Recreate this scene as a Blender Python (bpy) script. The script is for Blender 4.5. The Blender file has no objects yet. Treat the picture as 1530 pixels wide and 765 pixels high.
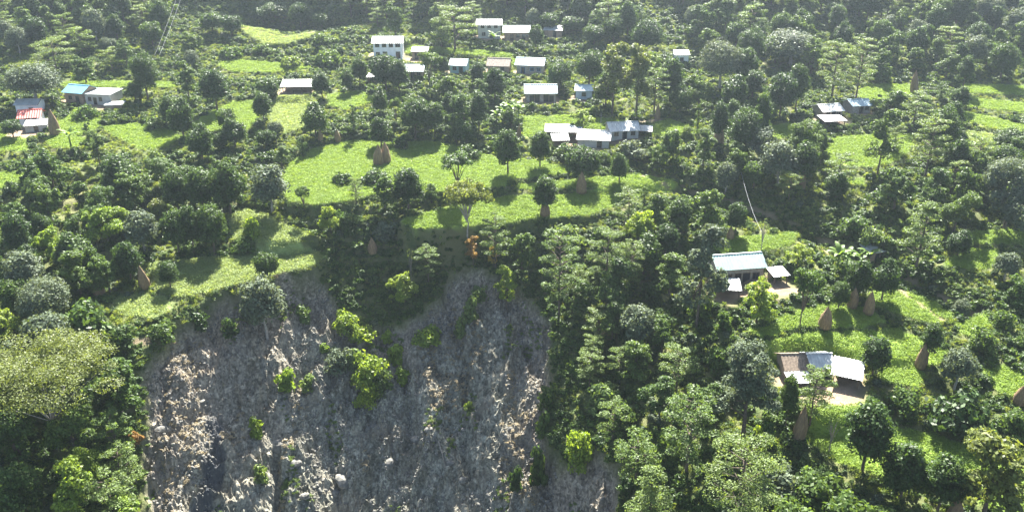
import bpy, math, random
import numpy as np
from mathutils import Vector

# ------------------------------------------------------------------ camera, sky, sun, exposure
scene = bpy.context.scene
COL = scene.collection
W_IMG, H_IMG, F_PX = 1530.0, 765.0, 1325.0
PITCH = math.radians(25.0)
CAM = np.array([0.0, 0.0, 120.0])
cam_data = bpy.data.cameras.new("camera")
cam_data.sensor_fit = 'HORIZONTAL'
cam_data.sensor_width = 36.0
cam_data.lens = 36.0 * F_PX / W_IMG
cam_data.clip_start = 0.5
cam_data.clip_end = 3000
cam = bpy.data.objects.new("camera", cam_data)
COL.objects.link(cam)
cam.location = CAM
cam.rotation_euler = (math.radians(90) - PITCH, 0, 0)
scene.camera = cam

SUN_ELEV, SUN_AZ = math.radians(45), math.radians(5)      # azimuth measured from +Y (view direction) towards +X
world = bpy.data.worlds.new("World")
scene.world = world
world.use_nodes = True
wn = world.node_tree
sky = wn.nodes.new('ShaderNodeTexSky')
sky.sky_type = 'NISHITA'
sky.sun_disc = False
sky.sun_elevation = SUN_ELEV
sky.sun_rotation = SUN_AZ
sky.altitude = 900
sky.dust_density = 3.0
sky.ozone_density = 0.6
bg = wn.nodes['Background']
wn.links.new(sky.outputs[0], bg.inputs[0])
bg.inputs[1].default_value = 0.05
sun_data = bpy.data.lights.new("sun", 'SUN')
sun_data.energy = 5.0
sun_data.angle = math.radians(0.5)
sun_data.color = (1.0, 0.965, 0.90)
sun = bpy.data.objects.new("sun", sun_data)
COL.objects.link(sun)
sd = Vector((math.sin(SUN_AZ) * math.cos(SUN_ELEV), math.cos(SUN_AZ) * math.cos(SUN_ELEV), math.sin(SUN_ELEV)))
sun.rotation_euler = sd.to_track_quat('Z', 'Y').to_euler()
sun.location = (0, 300, 300)
scene.view_settings.view_transform = 'Standard'
scene.view_settings.look = 'None'
scene.view_settings.exposure = 2.78
scene.view_settings.gamma = 1.0
scene.view_settings.use_curve_mapping = False
cy = scene.cycles
cy.max_bounces = 6
cy.diffuse_bounces = 3
cy.glossy_bounces = 2
cy.transmission_bounces = 4
cy.transparent_max_bounces = 6
cy.volume_bounces = 0
cy.use_denoising = True
cy.sample_clamp_indirect = 6.0
HAZE_DENSITY = 0.00022

RNG = np.random.default_rng(7)
random.seed(7)

# ------------------------------------------------------------------ helpers
def tag(o, label=None, cat=None, group=None, kind=None):
    if label: o['label'] = label
    if cat: o['category'] = cat
    if group: o['group'] = group
    if kind: o['kind'] = kind
    return o

def link(name, data, parent=None):
    o = bpy.data.objects.new(name, data)
    COL.objects.link(o)
    if parent is not None: o.parent = parent
    return o

def np_mesh(name, V, F, mat=None, smooth=False, extra_points=0):
    """V (n,3); F (m,k) faces of one size."""
    V = np.asarray(V, np.float32); F = np.asarray(F, np.int32)
    me = bpy.data.meshes.new(name)
    me.vertices.add(len(V)); me.vertices.foreach_set('co', V.ravel())
    if len(F):
        k = F.shape[1]
        me.loops.add(F.size); me.loops.foreach_set('vertex_index', F.ravel())
        me.polygons.add(len(F))
        me.polygons.foreach_set('loop_start', np.arange(0, F.size, k, dtype=np.int32))
        me.polygons.foreach_set('loop_total', np.full(len(F), k, np.int32))
        if smooth: me.polygons.foreach_set('use_smooth', np.ones(len(F), bool))
    me.update(calc_edges=True)
    if mat: me.materials.append(mat)
    return me

class MB:
    """collects faces, builds one mesh"""
    def __init__(s): s.v = []; s.f = []
    def add(s, V, F):
        b = len(s.v); s.v += [tuple(p) for p in V]; s.f += [tuple(i + b for i in f) for f in F]; return s
    def box(s, x0, x1, y0, y1, z0, z1):
        return s.add([(x0,y0,z0),(x1,y0,z0),(x1,y1,z0),(x0,y1,z0),(x0,y0,z1),(x1,y0,z1),(x1,y1,z1),(x0,y1,z1)],
                     [(0,3,2,1),(4,5,6,7),(0,1,5,4),(1,2,6,5),(2,3,7,6),(3,0,4,7)])
    def tube(s, pts, rad, n=7):
        V, F = tube(pts, rad, n); return s.add(V, F)
    def build(s, name, mat, parent=None, smooth=False):
        me = bpy.data.meshes.new(name); me.from_pydata(s.v, [], s.f); me.materials.append(mat)
        if smooth:
            me.polygons.foreach_set('use_smooth', [True] * len(me.polygons))
        me.update()
        return link(name, me, parent)

def tube(pts, rad, n=7):
    pts = np.asarray(pts, float); V = []; F = []
    for i, p in enumerate(pts):
        d = pts[min(i + 1, len(pts) - 1)] - pts[max(i - 1, 0)]
        d /= (np.linalg.norm(d) + 1e-9)
        a = np.cross(d, (0.31, 0.87, 0.1)); a /= np.linalg.norm(a); b = np.cross(d, a)
        for k in range(n):
            t = 2 * math.pi * k / n
            V.append(p + rad[i] * (a * math.cos(t) + b * math.sin(t)))
    for i in range(len(pts) - 1):
        for k in range(n):
            k2 = (k + 1) % n
            F.append((i * n + k, i * n + k2, (i + 1) * n + k2, (i + 1) * n + k))
    return V, F

# numpy gradient noise
_perm = np.random.default_rng(3).permutation(256)
_perm = np.concatenate([_perm, _perm, _perm])
_ga = np.random.default_rng(4).uniform(0, 2 * math.pi, 256)
_gx, _gy = np.cos(_ga), np.sin(_ga)
def perlin(x, y):
    xi = np.floor(x).astype(np.int64); yi = np.floor(y).astype(np.int64)
    xf = x - xi; yf = y - yi
    u = xf * xf * xf * (xf * (xf * 6 - 15) + 10); v = yf * yf * yf * (yf * (yf * 6 - 15) + 10)
    def g(ix, iy, dx, dy):
        h = _perm[_perm[ix & 255] + (iy & 255)] & 255
        return _gx[h] * dx + _gy[h] * dy
    a = g(xi, yi, xf, yf); b = g(xi + 1, yi, xf - 1, yf)
    c = g(xi, yi + 1, xf, yf - 1); d = g(xi + 1, yi + 1, xf - 1, yf - 1)
    return (a + u * (b - a)) + v * ((c + u * (d - c)) - (a + u * (b - a)))
def fbm(x, y, o=4, gain=0.5):
    s = 0; a = 1.0
    for i in range(o):
        s = s + a * perlin(x * 2 ** i + 17.3 * i, y * 2 ** i + 9.1 * i); a *= gain
    return s
def sstep(a, b, x):
    t = np.clip((x - a) / (b - a), 0, 1); return t * t * (3 - 2 * t)

# ------------------------------------------------------------------ pixel rays
FW = np.array([0, math.cos(PITCH), -math.sin(PITCH)]); UP = np.array([0, math.sin(PITCH), math.cos(PITCH)])
def ray(px, py):
    return FW + (px - W_IMG / 2) / F_PX * np.array([1.0, 0, 0]) + (H_IMG / 2 - py) / F_PX * UP
def at_Y(px, py, Y):
    d = ray(px, py); return CAM + d * (Y / d[1])
def project(p):
    q = np.asarray(p, float) - CAM
    dz = q @ FW
    return W_IMG / 2 + F_PX * q[0] / dz, H_IMG / 2 - F_PX * (q @ UP) / dz

# ------------------------------------------------------------------ the lie of the land
generic_up = [(200, 198), (140, 223), (70, 256), (30, 273), (0, 286)]
columns = {
    -120: [(900, 88), (765, 101), (640, 112), (520, 122), (440, 136), (400, 145), (330, 160), (250, 181)],
    150: [(900, 90), (765, 101), (640, 112), (520, 122), (440, 136), (400, 145), (330, 160), (250, 181)],
    330: [(1000, 88), (900, 95.3), (765, 106.4), (640, 117.5), (540, 127.3), (440, 138), (400, 146), (330, 160), (250, 180)],
    550: [(1000, 94), (900, 102), (765, 113.9), (640, 125.6), (560, 134), (480, 144), (400, 153.5), (335, 160), (250, 182)],
    750: [(1000, 92), (900, 100), (765, 112), (640, 124), (560, 133), (480, 143.5), (400, 154), (335, 161), (250, 183)],
    950: [(900, 88), (765, 101), (640, 114), (555, 126), (480, 137), (400, 149), (330, 162), (250, 182)],
    1150: [(900, 80), (765, 93), (640, 107), (555, 118), (480, 129), (400, 144), (330, 159), (250, 181)],
    1350: [(900, 80), (765, 92), (640, 106), (555, 117), (480, 128), (400, 143), (330, 158), (250, 180)],
    1650: [(900, 80), (765, 92), (640, 106), (555, 117), (480, 128), (400, 143), (330, 158), (250, 180)],
}
ctrl = []
for px, rows in columns.items():
    for py, Y in rows + generic_up:
        ctrl.append(at_Y(px, py, Y))
for x in np.linspace(-420, 420, 9):
    ctrl += [np.array([x, 330, CAM[2] - 25]), np.array([x, 420, CAM[2] + 12]), np.array([x, 540, CAM[2] + 62])]
    ctrl.append(np.array([x * 0.5, 55, 0.0 if abs(x) > 150 else -10.0]))
ctrl = np.array(ctrl)
def tps_fit(P, z, lam=1.0):
    n = len(P)
    d = np.linalg.norm(P[:, None] - P[None], axis=2) / 100
    K = np.where(d > 0, d * d * np.log(d + 1e-12), 0) + lam * 1e-4 * np.eye(n)
    A = np.zeros((n + 3, n + 3)); A[:n, :n] = K; A[:n, n] = 1; A[:n, n + 1:] = P / 100
    A[n, :n] = 1; A[n + 1:, :n] = (P / 100).T
    return np.linalg.solve(A, np.concatenate([z, [0, 0, 0]]))
_w = tps_fit(ctrl[:, :2], ctrl[:, 2], 3.0)
def tps(x, y):
    s = _w[-3] + _w[-2] * x / 100 + _w[-1] * y / 100
    for (cx, cy_, _), w in zip(ctrl, _w[:-3]):
        r2 = ((x - cx) ** 2 + (y - cy_) ** 2) / 1e4 + 1e-12
        s = s + w * 0.5 * r2 * np.log(r2)
    return s
# coarse raster of the smooth base, sampled bilinearly
BX = np.arange(-420, 421, 4.0); BY = np.arange(40, 561, 3.0)
BZ = tps(*np.meshgrid(BX, BY))
def bilin(Z, fx, fy):
    fx = np.clip(fx, 0, Z.shape[1] - 1.001); fy = np.clip(fy, 0, Z.shape[0] - 1.001)
    i = fx.astype(int); j = fy.astype(int); a = fx - i; b = fy - j
    return (Z[j, i] * (1 - a) + Z[j, i + 1] * a) * (1 - b) + (Z[j + 1, i] * (1 - a) + Z[j + 1, i + 1] * a) * b
def base_z(x, y):
    return bilin(BZ, (np.asarray(x, float) + 420) / 4.0, (np.asarray(y, float) - 40) / 3.0)
_T = np.linspace(60, 620, 2800)
def cast(fn, px, py):
    d = ray(px, py); d = d / np.linalg.norm(d)
    P = CAM + _T[:, None] * d
    diff = P[:, 2] - fn(P[:, 0], P[:, 1])
    k = np.argmax(diff < 0)
    if diff[k] >= 0: k = len(_T) - 1
    if k == 0: return P[0]
    t = diff[k - 1] / (diff[k - 1] - diff[k])
    return P[k - 1] + t * (P[k] - P[k - 1])

def poly_sd(x, y, poly):
    """signed distance, positive inside"""
    P = np.asarray(poly, float); d2 = np.full(x.shape, 1e18); inside = np.zeros(x.shape, bool)
    for i in range(len(P)):
        ax, ay = P[i]; bx_, by_ = P[(i + 1) % len(P)]
        ex, ey = bx_ - ax, by_ - ay
        t = np.clip(((x - ax) * ex + (y - ay) * ey) / (ex * ex + ey * ey + 1e-12), 0, 1)
        d2 = np.minimum(d2, (x - ax - t * ex) ** 2 + (y - ay - t * ey) ** 2)
        c = ((ay > y) != (by_ > y)) & (x < (bx_ - ax) * (y - ay) / (by_ - ay + 1e-12) + ax)
        inside ^= c
    return np.where(inside, 1, -1) * np.sqrt(d2)
def line_dist(x, y, line):
    d2 = np.full(x.shape, 1e18)
    for i in range(len(line) - 1):
        ax, ay = line[i]; ex, ey = line[i + 1][0] - ax, line[i + 1][1] - ay
        t = np.clip(((x - ax) * ex + (y - ay) * ey) / (ex * ex + ey * ey + 1e-12), 0, 1)
        d2 = np.minimum(d2, (x - ax - t * ex) ** 2 + (y - ay - t * ey) ** 2)
    return np.sqrt(d2)

# terraced fields, outlined in the photograph, each laid on its own nearly level plane; (label, tint, outline)
FIELDS = [
 ('big bright field in the middle', 0, [(425,262),(432,245),(470,222),(530,210),(600,214),(640,212),(700,222),(745,238),(800,240),(845,250),(850,258),(760,268),(755,278),(690,284),(640,286),(600,283),(560,290),(520,300),(470,305),(430,300)]),
 ('long bright strip below the big field', 0, [(600,330),(640,318),(700,304),(760,294),(830,292),(900,287),(960,280),(1015,281),(990,292),(930,302),(880,322),(820,324),(760,332),(700,337),(620,342)]),
 ('narrow strip behind the straw stacks', 0, [(850,270),(900,264),(960,262),(1010,271),(960,276),(860,280),(775,283),(770,276)]),
 ('pale field above the landslide', 1, [(222,395),(300,385),(380,378),(470,376),(490,380),(465,398),(400,413),(330,430),(270,443),(240,438),(230,415)]),
 ('small shaded field left of the middle', 1, [(340,322),(370,312),(400,318),(420,335),(465,350),(430,360),(350,357)]),
 ('small pale plot at the landslide edge', 1, [(170,447),(200,440),(245,444),(257,460),(232,474),(180,470)]),
 ('bright plot below the blue-roofed house', 0, [(150,190),(200,185),(250,193),(272,204),(250,219),(210,224),(180,207)]),
 ('plot between the red and blue roofs', 0, [(90,182),(125,162),(150,176),(150,190),(120,202),(85,202)]),
 ('little plot below the red-roofed house', 0, [(68,206),(100,200),(128,208),(112,221),(75,221)]),
 ('plot at the left edge', 0, [(-20,200),(42,208),(40,226),(-20,226)]),
 ('plot left of the long shed', 0, [(290,184),(320,166),(350,152),(395,150),(390,172),(370,195),(330,197),(300,192)]),
 ('pale plot below the long shed', 2, [(408,152),(455,142),(475,150),(462,170),(457,190),(420,200),(403,182)]),
 ('plot below the small tin roofs', 0, [(490,142),(540,136),(562,150),(520,165),(490,157)]),
 ('plot above the flat white roofs', 0, [(778,175),(860,172),(900,177),(958,184),(905,197),(850,200),(820,197),(785,207),(776,192)]),
 ('plot right of the white gabled roof', 0, [(962,190),(1000,179),(1030,188),(1045,199),(1000,206),(968,201)]),
 ('square bright field on the right', 0, [(1235,207),(1280,203),(1365,200),(1362,222),(1340,240),(1300,250),(1240,244),(1230,226)]),
 ('small plot beside the tin roofs', 0, [(1128,192),(1190,184),(1192,203),(1140,211),(1126,203)]),
 ('field below the far wood', 0, [(1285,132),(1320,125),(1365,127),(1372,140),(1330,150),(1285,150)]),
 ('upper right terrace', 0, [(1430,126),(1560,130),(1560,143),(1438,139)]),
 ('second right terrace', 0, [(1440,146),(1560,158),(1560,172),(1438,159)]),
 ('third right terrace', 0, [(1440,167),(1480,176),(1560,194),(1560,206),(1480,192),(1438,177)]),
 ('fourth right terrace', 2, [(1450,196),(1490,202),(1560,222),(1560,238),(1490,220),(1440,210)]),
 ('strip behind the grey house', 0, [(1078,357),(1130,352),(1190,349),(1182,366),(1130,377),(1080,381),(1063,370)]),
 ('curved field behind the lone straw stack', 0, [(1122,494),(1180,470),(1240,449),(1290,460),(1322,480),(1280,487),(1200,487),(1135,503)]),
 ('large curved field on the right', 0, [(1130,514),(1200,497),(1280,496),(1340,492),(1400,515),(1425,540),(1385,546),(1310,541),(1240,530),(1150,536)]),
 ('sloping strip behind the round trees', 0, [(1300,437),(1330,427),(1400,453),(1424,474),(1400,485),(1340,467),(1300,456)]),
 ('small field by the dark stack', 0, [(1308,549),(1372,549),(1384,562),(1372,578),(1318,568)]),
 ('little grassy plot at the right', 0, [(1428,482),(1475,470),(1482,486),(1450,502),(1430,497)]),
 ('plot at the right edge', 0, [(1468,552),(1500,545),(1560,570),(1560,605),(1490,586)]),
 ('lower right field', 0, [(1198,622),(1260,612),(1330,637),(1400,650),(1450,668),(1560,690),(1560,800),(1480,760),(1420,705),(1330,715),(1250,690),(1210,660)]),
 ('shaded field on the right', 0, [(1440,372),(1490,374),(1494,400),(1450,402),(1412,396)]),
 ('shaded upper field on the right', 0, [(1430,348),(1560,342),(1560,366),(1450,364)]),
 ('strip behind the white two-storey house', 0, [(606,69),(680,73),(765,80),(765,87),(680,81),(606,77)]),
 ('strip above the banana plants', 0, [(735,90),(760,88),(790,92),(780,98),(740,98)]),
 ('terrace at the upper left', 0, [(325,96),(345,90),(420,95),(470,102),(400,109),(340,106)]),
 ('strip behind the blue-roofed house', 0, [(92,124),(150,121),(260,124),(262,131),(150,131),(95,130)]),
 ('grassy crest at the upper left', 2, [(352,37),(395,44),(430,54),(468,47),(468,54),(430,66),(395,66),(372,52)]),
 ('plot left of the round trees', 0, [(-20,262),(20,256),(60,262),(62,276),(20,282),(-20,282)]),
 ('thin terrace under the shaded slope', 0, [(1232,268),(1290,268),(1290,276),(1232,276)]),
]
eps = 1.0
field_geo = []
for lab, tint, poly in FIELDS:
    c = np.mean(poly, axis=0)
    p = cast(base_z, c[0], c[1])
    gx = (base_z(p[0] + 3, p[1]) - base_z(p[0] - 3, p[1])) / 6
    gy = (base_z(p[0], p[1] + 3) - base_z(p[0], p[1] - 3)) / 6
    a, b = 0.45 * gx, min(0.55 * gy, 0.12)
    pts = []
    for q in poly:
        d = ray(*q)                       # plane z = pz + a(x-px)+b(y-py)
        den = d[2] - a * d[0] - b * d[1]
        t = (p[2] - CAM[2] + a * (CAM[0] - p[0]) + b * (CAM[1] - p[1])) / den
        pts.append((CAM + t * d)[:2])
    field_geo.append((np.array(pts), p, a, b, tint))
def gline(pp): return [tuple(cast(base_z, *q)[:2]) for q in pp]
SCAR = np.array(gline([(196,1000),(200,765),(203,600),(222,525),(262,478),(300,455),(385,434),(430,420),(470,406),(498,432),(520,470),(560,482),(600,474),(650,446),(685,400),(720,388),(760,404),(790,424),(828,480),(832,560),(815,640),(842,688),(900,672),(935,690),(925,765),(900,1000)]))
GULLY = gline([(975,258),(1030,276),(1090,292),(1150,312),(1215,340),(1280,368),(1340,400),(1400,428),(1445,452)])
PATHS = [gline([(1010,288),(1080,303),(1140,322),(1200,348),(1270,388),(1330,420),(1370,452),(1410,482)]),
         gline([(340,30),(380,42),(425,56),(470,46)]), gline([(128,521),(180,515),(240,507)]), gline([(985,178),(960,182),(940,188)])]
# level yards that the buildings stand on: (px, py, radius)
PADS = [(1105,418,7.5),(1085,440,5),(1165,432,4.5),(1225,572,9),(1195,575,4),(578,82,7),(625,90,5),(612,113,5),(683,108,4.5),(740,108,5),(790,109,5.5),(808,150,7),(868,148,4.5),
        (730,56,6),(770,58,7),(825,56,4),(440,137,6.5),(932,207,6),(870,216,8),(840,212,6),(115,150,5),(150,158,6.5),(45,188,7),(40,200,5),(1243,180,6),(1283,168,5)]
pad_geo = []
for px, py, r in PADS:
    pad_geo.append((cast(base_z, px, py), r))
VALLEY = cast(base_z, 430, 22)

def terrain(x, y, masks=False):
    z = base_z(x, y)
    # old cultivation terraces following the contours
    cult = sstep(300, 262, y) * sstep(98, 112, y)
    scar_sd = poly_sd(x, y, SCAR)
    s_in = sstep(-0.3, 1.8, scar_sd + 2.6 * perlin(x * 0.13 + 5, y * 0.13) + 1.1 * perlin(x * 0.35, y * 0.35) + 0.5 * perlin(x * 0.9, y * 0.9))
    near_scar = sstep(-9, -2, scar_sd)
    cult = cult * (1 - near_scar)
    wob = z + 0.5 * fbm(x * 0.03, y * 0.03, 3) * 2
    st = 1.7; k = wob / st; fl = np.floor(k); fr = k - fl
    stepped = (fl + sstep(0.55, 0.98, fr)) * st - 0.0
    z = z + cult * 0.75 * (stepped - wob + 0.3)
    z = z + 0.55 * fbm(x * 0.06, y * 0.06, 3) + 0.16 * fbm(x * 0.35, y * 0.35, 3)
    # dip behind the crest at the upper left, gully beside the grassy path
    z = z - 9 * np.exp(-(((x - VALLEY[0]) / 26) ** 2 + ((y - VALLEY[1] - 6) / 12) ** 2))
    gd = line_dist(x, y, GULLY)
    z = z - 3.6 * np.exp(-(gd / 3.8) ** 2)
    # steep bank over the scar between the strip field and the bare slope: small slumps
    # the landslide
    xs = x + 2.5 * perlin(x * 0.05, y * 0.05) + 0.7 * perlin(x * 0.3, y * 0.3)
    def ridged(u, v, o=3):
        t = 0; a_ = 1.0
        for q in range(o):
            t = t + a_ * (1 - np.abs(2 * perlin(u * 2 ** q + 7.7 * q, v * 2 ** q + 3.1 * q))) ** 2; a_ *= 0.5
        return t
    chute = ridged(xs * 0.075 + 0.02 * y, y * 0.020, 2)
    block = fbm(x * 0.16 + 40, y * 0.13, 3)
    crag = ridged(xs * 0.26 - 0.06 * y, y * 0.15, 4)
    lump = np.floor(6 * fbm(xs * 0.20 + 9, y * 0.16, 2)) / 6
    scz = -1.6 - 3.2 * np.clip(chute - 0.55, 0, 1.2) + 1.5 * (crag - 1.0) * (0.55 + 0.9 * sstep(-0.2, 0.35, block)) + 1.3 * lump \
          + 2.2 * np.clip(block - 0.08, 0, 1) + 0.5 * (ridged(x * 0.9, y * 0.7, 3) - 0.9) + 0.20 * fbm(x * 2.0, y * 1.7, 2, 0.6)
    z = z + s_in * scz
    fm = np.zeros(x.shape); tintm = np.zeros(x.shape)
    edge = 0.5 * perlin(x * 0.5 + 3, y * 0.5)
    for pts, p, a, b, tint in field_geo:
        lo = pts.min(0) - 3; hi = pts.max(0) + 3
        sel = (x > lo[0]) & (x < hi[0]) & (y > lo[1]) & (y < hi[1])
        if not sel.any(): continue
        xx, yy = x[sel], y[sel]
        sdv = poly_sd(xx, yy, pts) + edge[sel]
        w = sstep(-1.5, 0.0, sdv)
        pl = p[2] + a * (xx - p[0]) + b * (yy - p[1]) + 0.10 * fbm(xx * 0.12, yy * 0.12, 2)
        z[sel] = z[sel] * (1 - w) + pl * w
        m = sstep(-0.25, 0.25, sdv)
        tintm[sel] = np.where(m > fm[sel], tint, tintm[sel])
        fm[sel] = np.maximum(fm[sel], m)
    dirt = np.zeros(x.shape)
    for p, r in pad_geo:
        d = np.hypot(x - p[0], y - p[1])
        w = sstep(r + 1.4, r * 0.8, d)
        z = z * (1 - w) + p[2] * w
        dirt = np.maximum(dirt, sstep(r * 0.92, r * 0.5, d + 2.2 * perlin(x * 0.35, y * 0.35)))
    for ln in PATHS:
        d = line_dist(x, y, ln)
        dirt = np.maximum(dirt, 0.7 * sstep(0.95, 0.2, d + 0.7 * perlin(x * 0.5, y * 0.5)))
    # raw earth cut at the gully bank
    dirt = np.maximum(dirt, 0.7 * sstep(1.3, 0.2, np.abs(gd - 2.0) + 2.2 * np.abs(perlin(x * 0.16, y * 0.16)) ))
    fm = fm * (1 - dirt) * (1 - s_in)
    if masks: return z, fm, s_in, dirt, tintm, scar_sd
    return z

def halfw(y): return 0.6 * y + 26.0
ys = [58.0]
while ys[-1] < 560:
    yv = ys[-1]
    ys.append(yv + (1.6 if yv < 92 else 0.27 if yv < 150 else 0.0031 * yv if yv < 300 else 2.6))
ys = np.array(ys); NU = 840
XMAX = 397.0      # beyond the dense middle the sheet runs on, coarser, to both sides
us = np.concatenate([np.linspace(-2, -1, 45)[:-1], np.linspace(-1, 1, NU), np.linspace(1, 2, 45)[1:]]); NU = len(us)
_hw = halfw(ys)[:, None]; _ua = np.abs(us)[None, :]
GX = np.sign(us)[None, :] * np.where(_ua <= 1, _ua * _hw, _hw + (_ua - 1) * (XMAX - _hw)); GY = np.repeat(ys[:, None], NU, 1)
GZ, M_FIELD, M_SCAR, M_DIRT, M_TINT, SCARSD = terrain(GX, GY, True)
_row = np.arange(len(ys), dtype=float)
def uv_of(x, y):
    x = np.asarray(x, float); hw = halfw(np.asarray(y, float)); a = np.abs(x)
    u = np.sign(x) * np.where(a <= hw, a / hw, 1 + (a - hw) / np.maximum(XMAX - hw, 1.0))
    return np.interp(u, us, np.arange(NU, dtype=float)), np.interp(y, ys, _row)
def ground_z(x, y):
    return bilin(GZ, *uv_of(x, y))
def mask_at(Mk, x, y):
    return bilin(Mk, *uv_of(x, y))
def at(px, py): return cast(ground_z, px, py)

# ------------------------------------------------------------------ materials
def new_mat(name):
    m = bpy.data.materials.new(name); m.use_nodes = True
    return m, m.node_tree, m.node_tree.nodes['Principled BSDF']
def N(nt, t, **kw):
    n = nt.nodes.new(t)
    for k, v in kw.items(): setattr(n, k, v)
    return n
def mixc(nt, fac, a, b, mode='MIX'):
    n = nt.nodes.new('ShaderNodeMix'); n.data_type = 'RGBA'; n.blend_type = mode
    for s, v in ((n.inputs[0], fac), (n.inputs[6], a), (n.inputs[7], b)):
        if hasattr(v, 'is_output'): nt.links.new(v, s)
        elif isinstance(v, (int, float)): s.default_value = v
        else: s.default_value = (*v, 1)
    return n.outputs[2]
def noise(nt, scale, detail=4, rough=0.55, vec=None):
    n = nt.nodes.new('ShaderNodeTexNoise'); n.inputs['Scale'].default_value = scale
    n.inputs['Detail'].default_value = detail; n.inputs['Roughness'].default_value = rough
    if vec is not None: nt.links.new(vec, n.inputs['Vector'])
    return n.outputs['Fac']
def ramp(nt, fac, lo, hi):
    n = nt.nodes.new('ShaderNodeMapRange'); n.interpolation_type = 'SMOOTHSTEP'
    n.inputs[1].default_value = lo; n.inputs[2].default_value = hi
    nt.links.new(fac, n.inputs[0]); return n.outputs[0]

def leaf_mat(name, c1, c2, trans=0.45, rough=0.5, spec=0.35, var=0.35):
    """leaf: c1..c2 spread over the plants and over each crown"""
    m, nt, b = new_mat(name)
    oi = N(nt, 'ShaderNodeObjectInfo'); ge = N(nt, 'ShaderNodeNewGeometry')
    f1 = oi.outputs['Random']; f2 = ge.outputs['Random Per Island']
    mx = N(nt, 'ShaderNodeMath', operation='MULTIPLY_ADD'); mx.inputs[1].default_value = 0.6; mx.inputs[2].default_value = 0
    nt.links.new(f1, mx.inputs[0])
    ad = N(nt, 'ShaderNodeMath', operation='MULTIPLY_ADD'); ad.inputs[1].default_value = 0.4
    nt.links.new(f2, ad.inputs[0]); nt.links.new(mx.outputs[0], ad.inputs[2])
    col = mixc(nt, ad.outputs[0], c1, c2)
    hsv = N(nt, 'ShaderNodeHueSaturation')
    nt.links.new(col, hsv.inputs['Color'])
    mr = N(nt, 'ShaderNodeMapRange'); mr.inputs[3].default_value = 1 - var; mr.inputs[4].default_value = 1 + var
    nt.links.new(f2, mr.inputs[0]); nt.links.new(mr.outputs[0], hsv.inputs['Value'])
    nt.links.new(hsv.outputs[0], b.inputs['Base Color'])
    b.inputs['Roughness'].default_value = rough
    b.inputs['Specular IOR Level'].default_value = spec
    tr = N(nt, 'ShaderNodeBsdfTranslucent')
    tc = mixc(nt, 1.0, hsv.outputs[0], (1.35, 1.25, 0.55), 'MULTIPLY')
    nt.links.new(tc, tr.inputs[0])
    ms = N(nt, 'ShaderNodeMixShader'); ms.inputs[0].default_value = trans
    nt.links.new(b.outputs[0], ms.inputs[1]); nt.links.new(tr.outputs[0], ms.inputs[2])
    nt.links.new(ms.outputs[0], nt.nodes['Material Output'].inputs[0])
    return m
LEAF = {
    'dark': leaf_mat('leaf_dark', (0.030, 0.062, 0.018), (0.068, 0.115, 0.024), trans=0.4, spec=0.2),
    'mid': leaf_mat('leaf_mid', (0.050, 0.098, 0.024), (0.105, 0.16, 0.036), spec=0.2),
    'pale': leaf_mat('leaf_pale', (0.095, 0.155, 0.046), (0.15, 0.205, 0.058), spec=0.2),
    'grey': leaf_mat('leaf_grey', (0.075, 0.105, 0.062), (0.115, 0.145, 0.085), trans=0.3, rough=0.6, spec=0.15),
    'bright': leaf_mat('leaf_bright', (0.14, 0.23, 0.025), (0.22, 0.29, 0.04), trans=0.5),
    'olive': leaf_mat('leaf_olive', (0.10, 0.135, 0.032), (0.15, 0.18, 0.045), spec=0.25),
    'orange': leaf_mat('leaf_orange', (0.24, 0.125, 0.035), (0.30, 0.20, 0.05)),
    'yellow': leaf_mat('leaf_yellow', (0.36, 0.28, 0.04), (0.42, 0.32, 0.05)),
    'crop': leaf_mat('leaf_crop', (0.165, 0.262, 0.040), (0.22, 0.305, 0.056), trans=0.4, rough=0.6, spec=0.2, var=0.2),
    'paleleaf': leaf_mat('leaf_pale_crop', (0.21, 0.285, 0.095), (0.265, 0.32, 0.125), trans=0.45, rough=0.6, spec=0.25, var=0.2),
    'grass': leaf_mat('leaf_grass', (0.105, 0.165, 0.036), (0.175, 0.21, 0.058), trans=0.5, rough=0.6, spec=0.2),
    'banana': leaf_mat('leaf_banana', (0.10, 0.18, 0.035), (0.14, 0.21, 0.045), trans=0.5, rough=0.5, spec=0.25, var=0.2),
    'dry': leaf_mat('leaf_dry', (0.20, 0.165, 0.10), (0.30, 0.25, 0.16), trans=0.25),
}
def simple_mat(name, c, rough=0.8, noise_amt=0.25, scale=3.0, metal=0.0, c2=None, spec=0.3):
    m, nt, b = new_mat(name)
    tc = N(nt, 'ShaderNodeTexCoord')
    f = noise(nt, scale, 5, 0.6, tc.outputs['Object'])
    c2 = c2 or tuple(v * (1 - noise_amt) for v in c)
    nt.links.new(mixc(nt, ramp(nt, f, 0.35, 0.65), c, c2), b.inputs['Base Color'])
    b.inputs['Roughness'].default_value = rough; b.inputs['Metallic'].default_value = metal
    b.inputs['Specular IOR Level'].default_value = spec
    return m
BARK = simple_mat('bark', (0.13, 0.10, 0.075), 0.9, 0.4, 4)
BARK_PALE = simple_mat('bark_pale', (0.36, 0.33, 0.29), 0.85, 0.35, 4)
DEADWOOD = simple_mat('deadwood', (0.30, 0.26, 0.21), 0.9, 0.4, 5)
STRAW = simple_mat('straw', (0.24, 0.165, 0.085), 0.95, 0.45, 6, c2=(0.15, 0.10, 0.06))
ROCK = simple_mat('rock', (0.185, 0.178, 0.155), 0.95, 0.5, 1.8)
ROCK_PALE = simple_mat('rock_pale', (0.25, 0.24, 0.21), 0.9, 0.35, 1.5)

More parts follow.
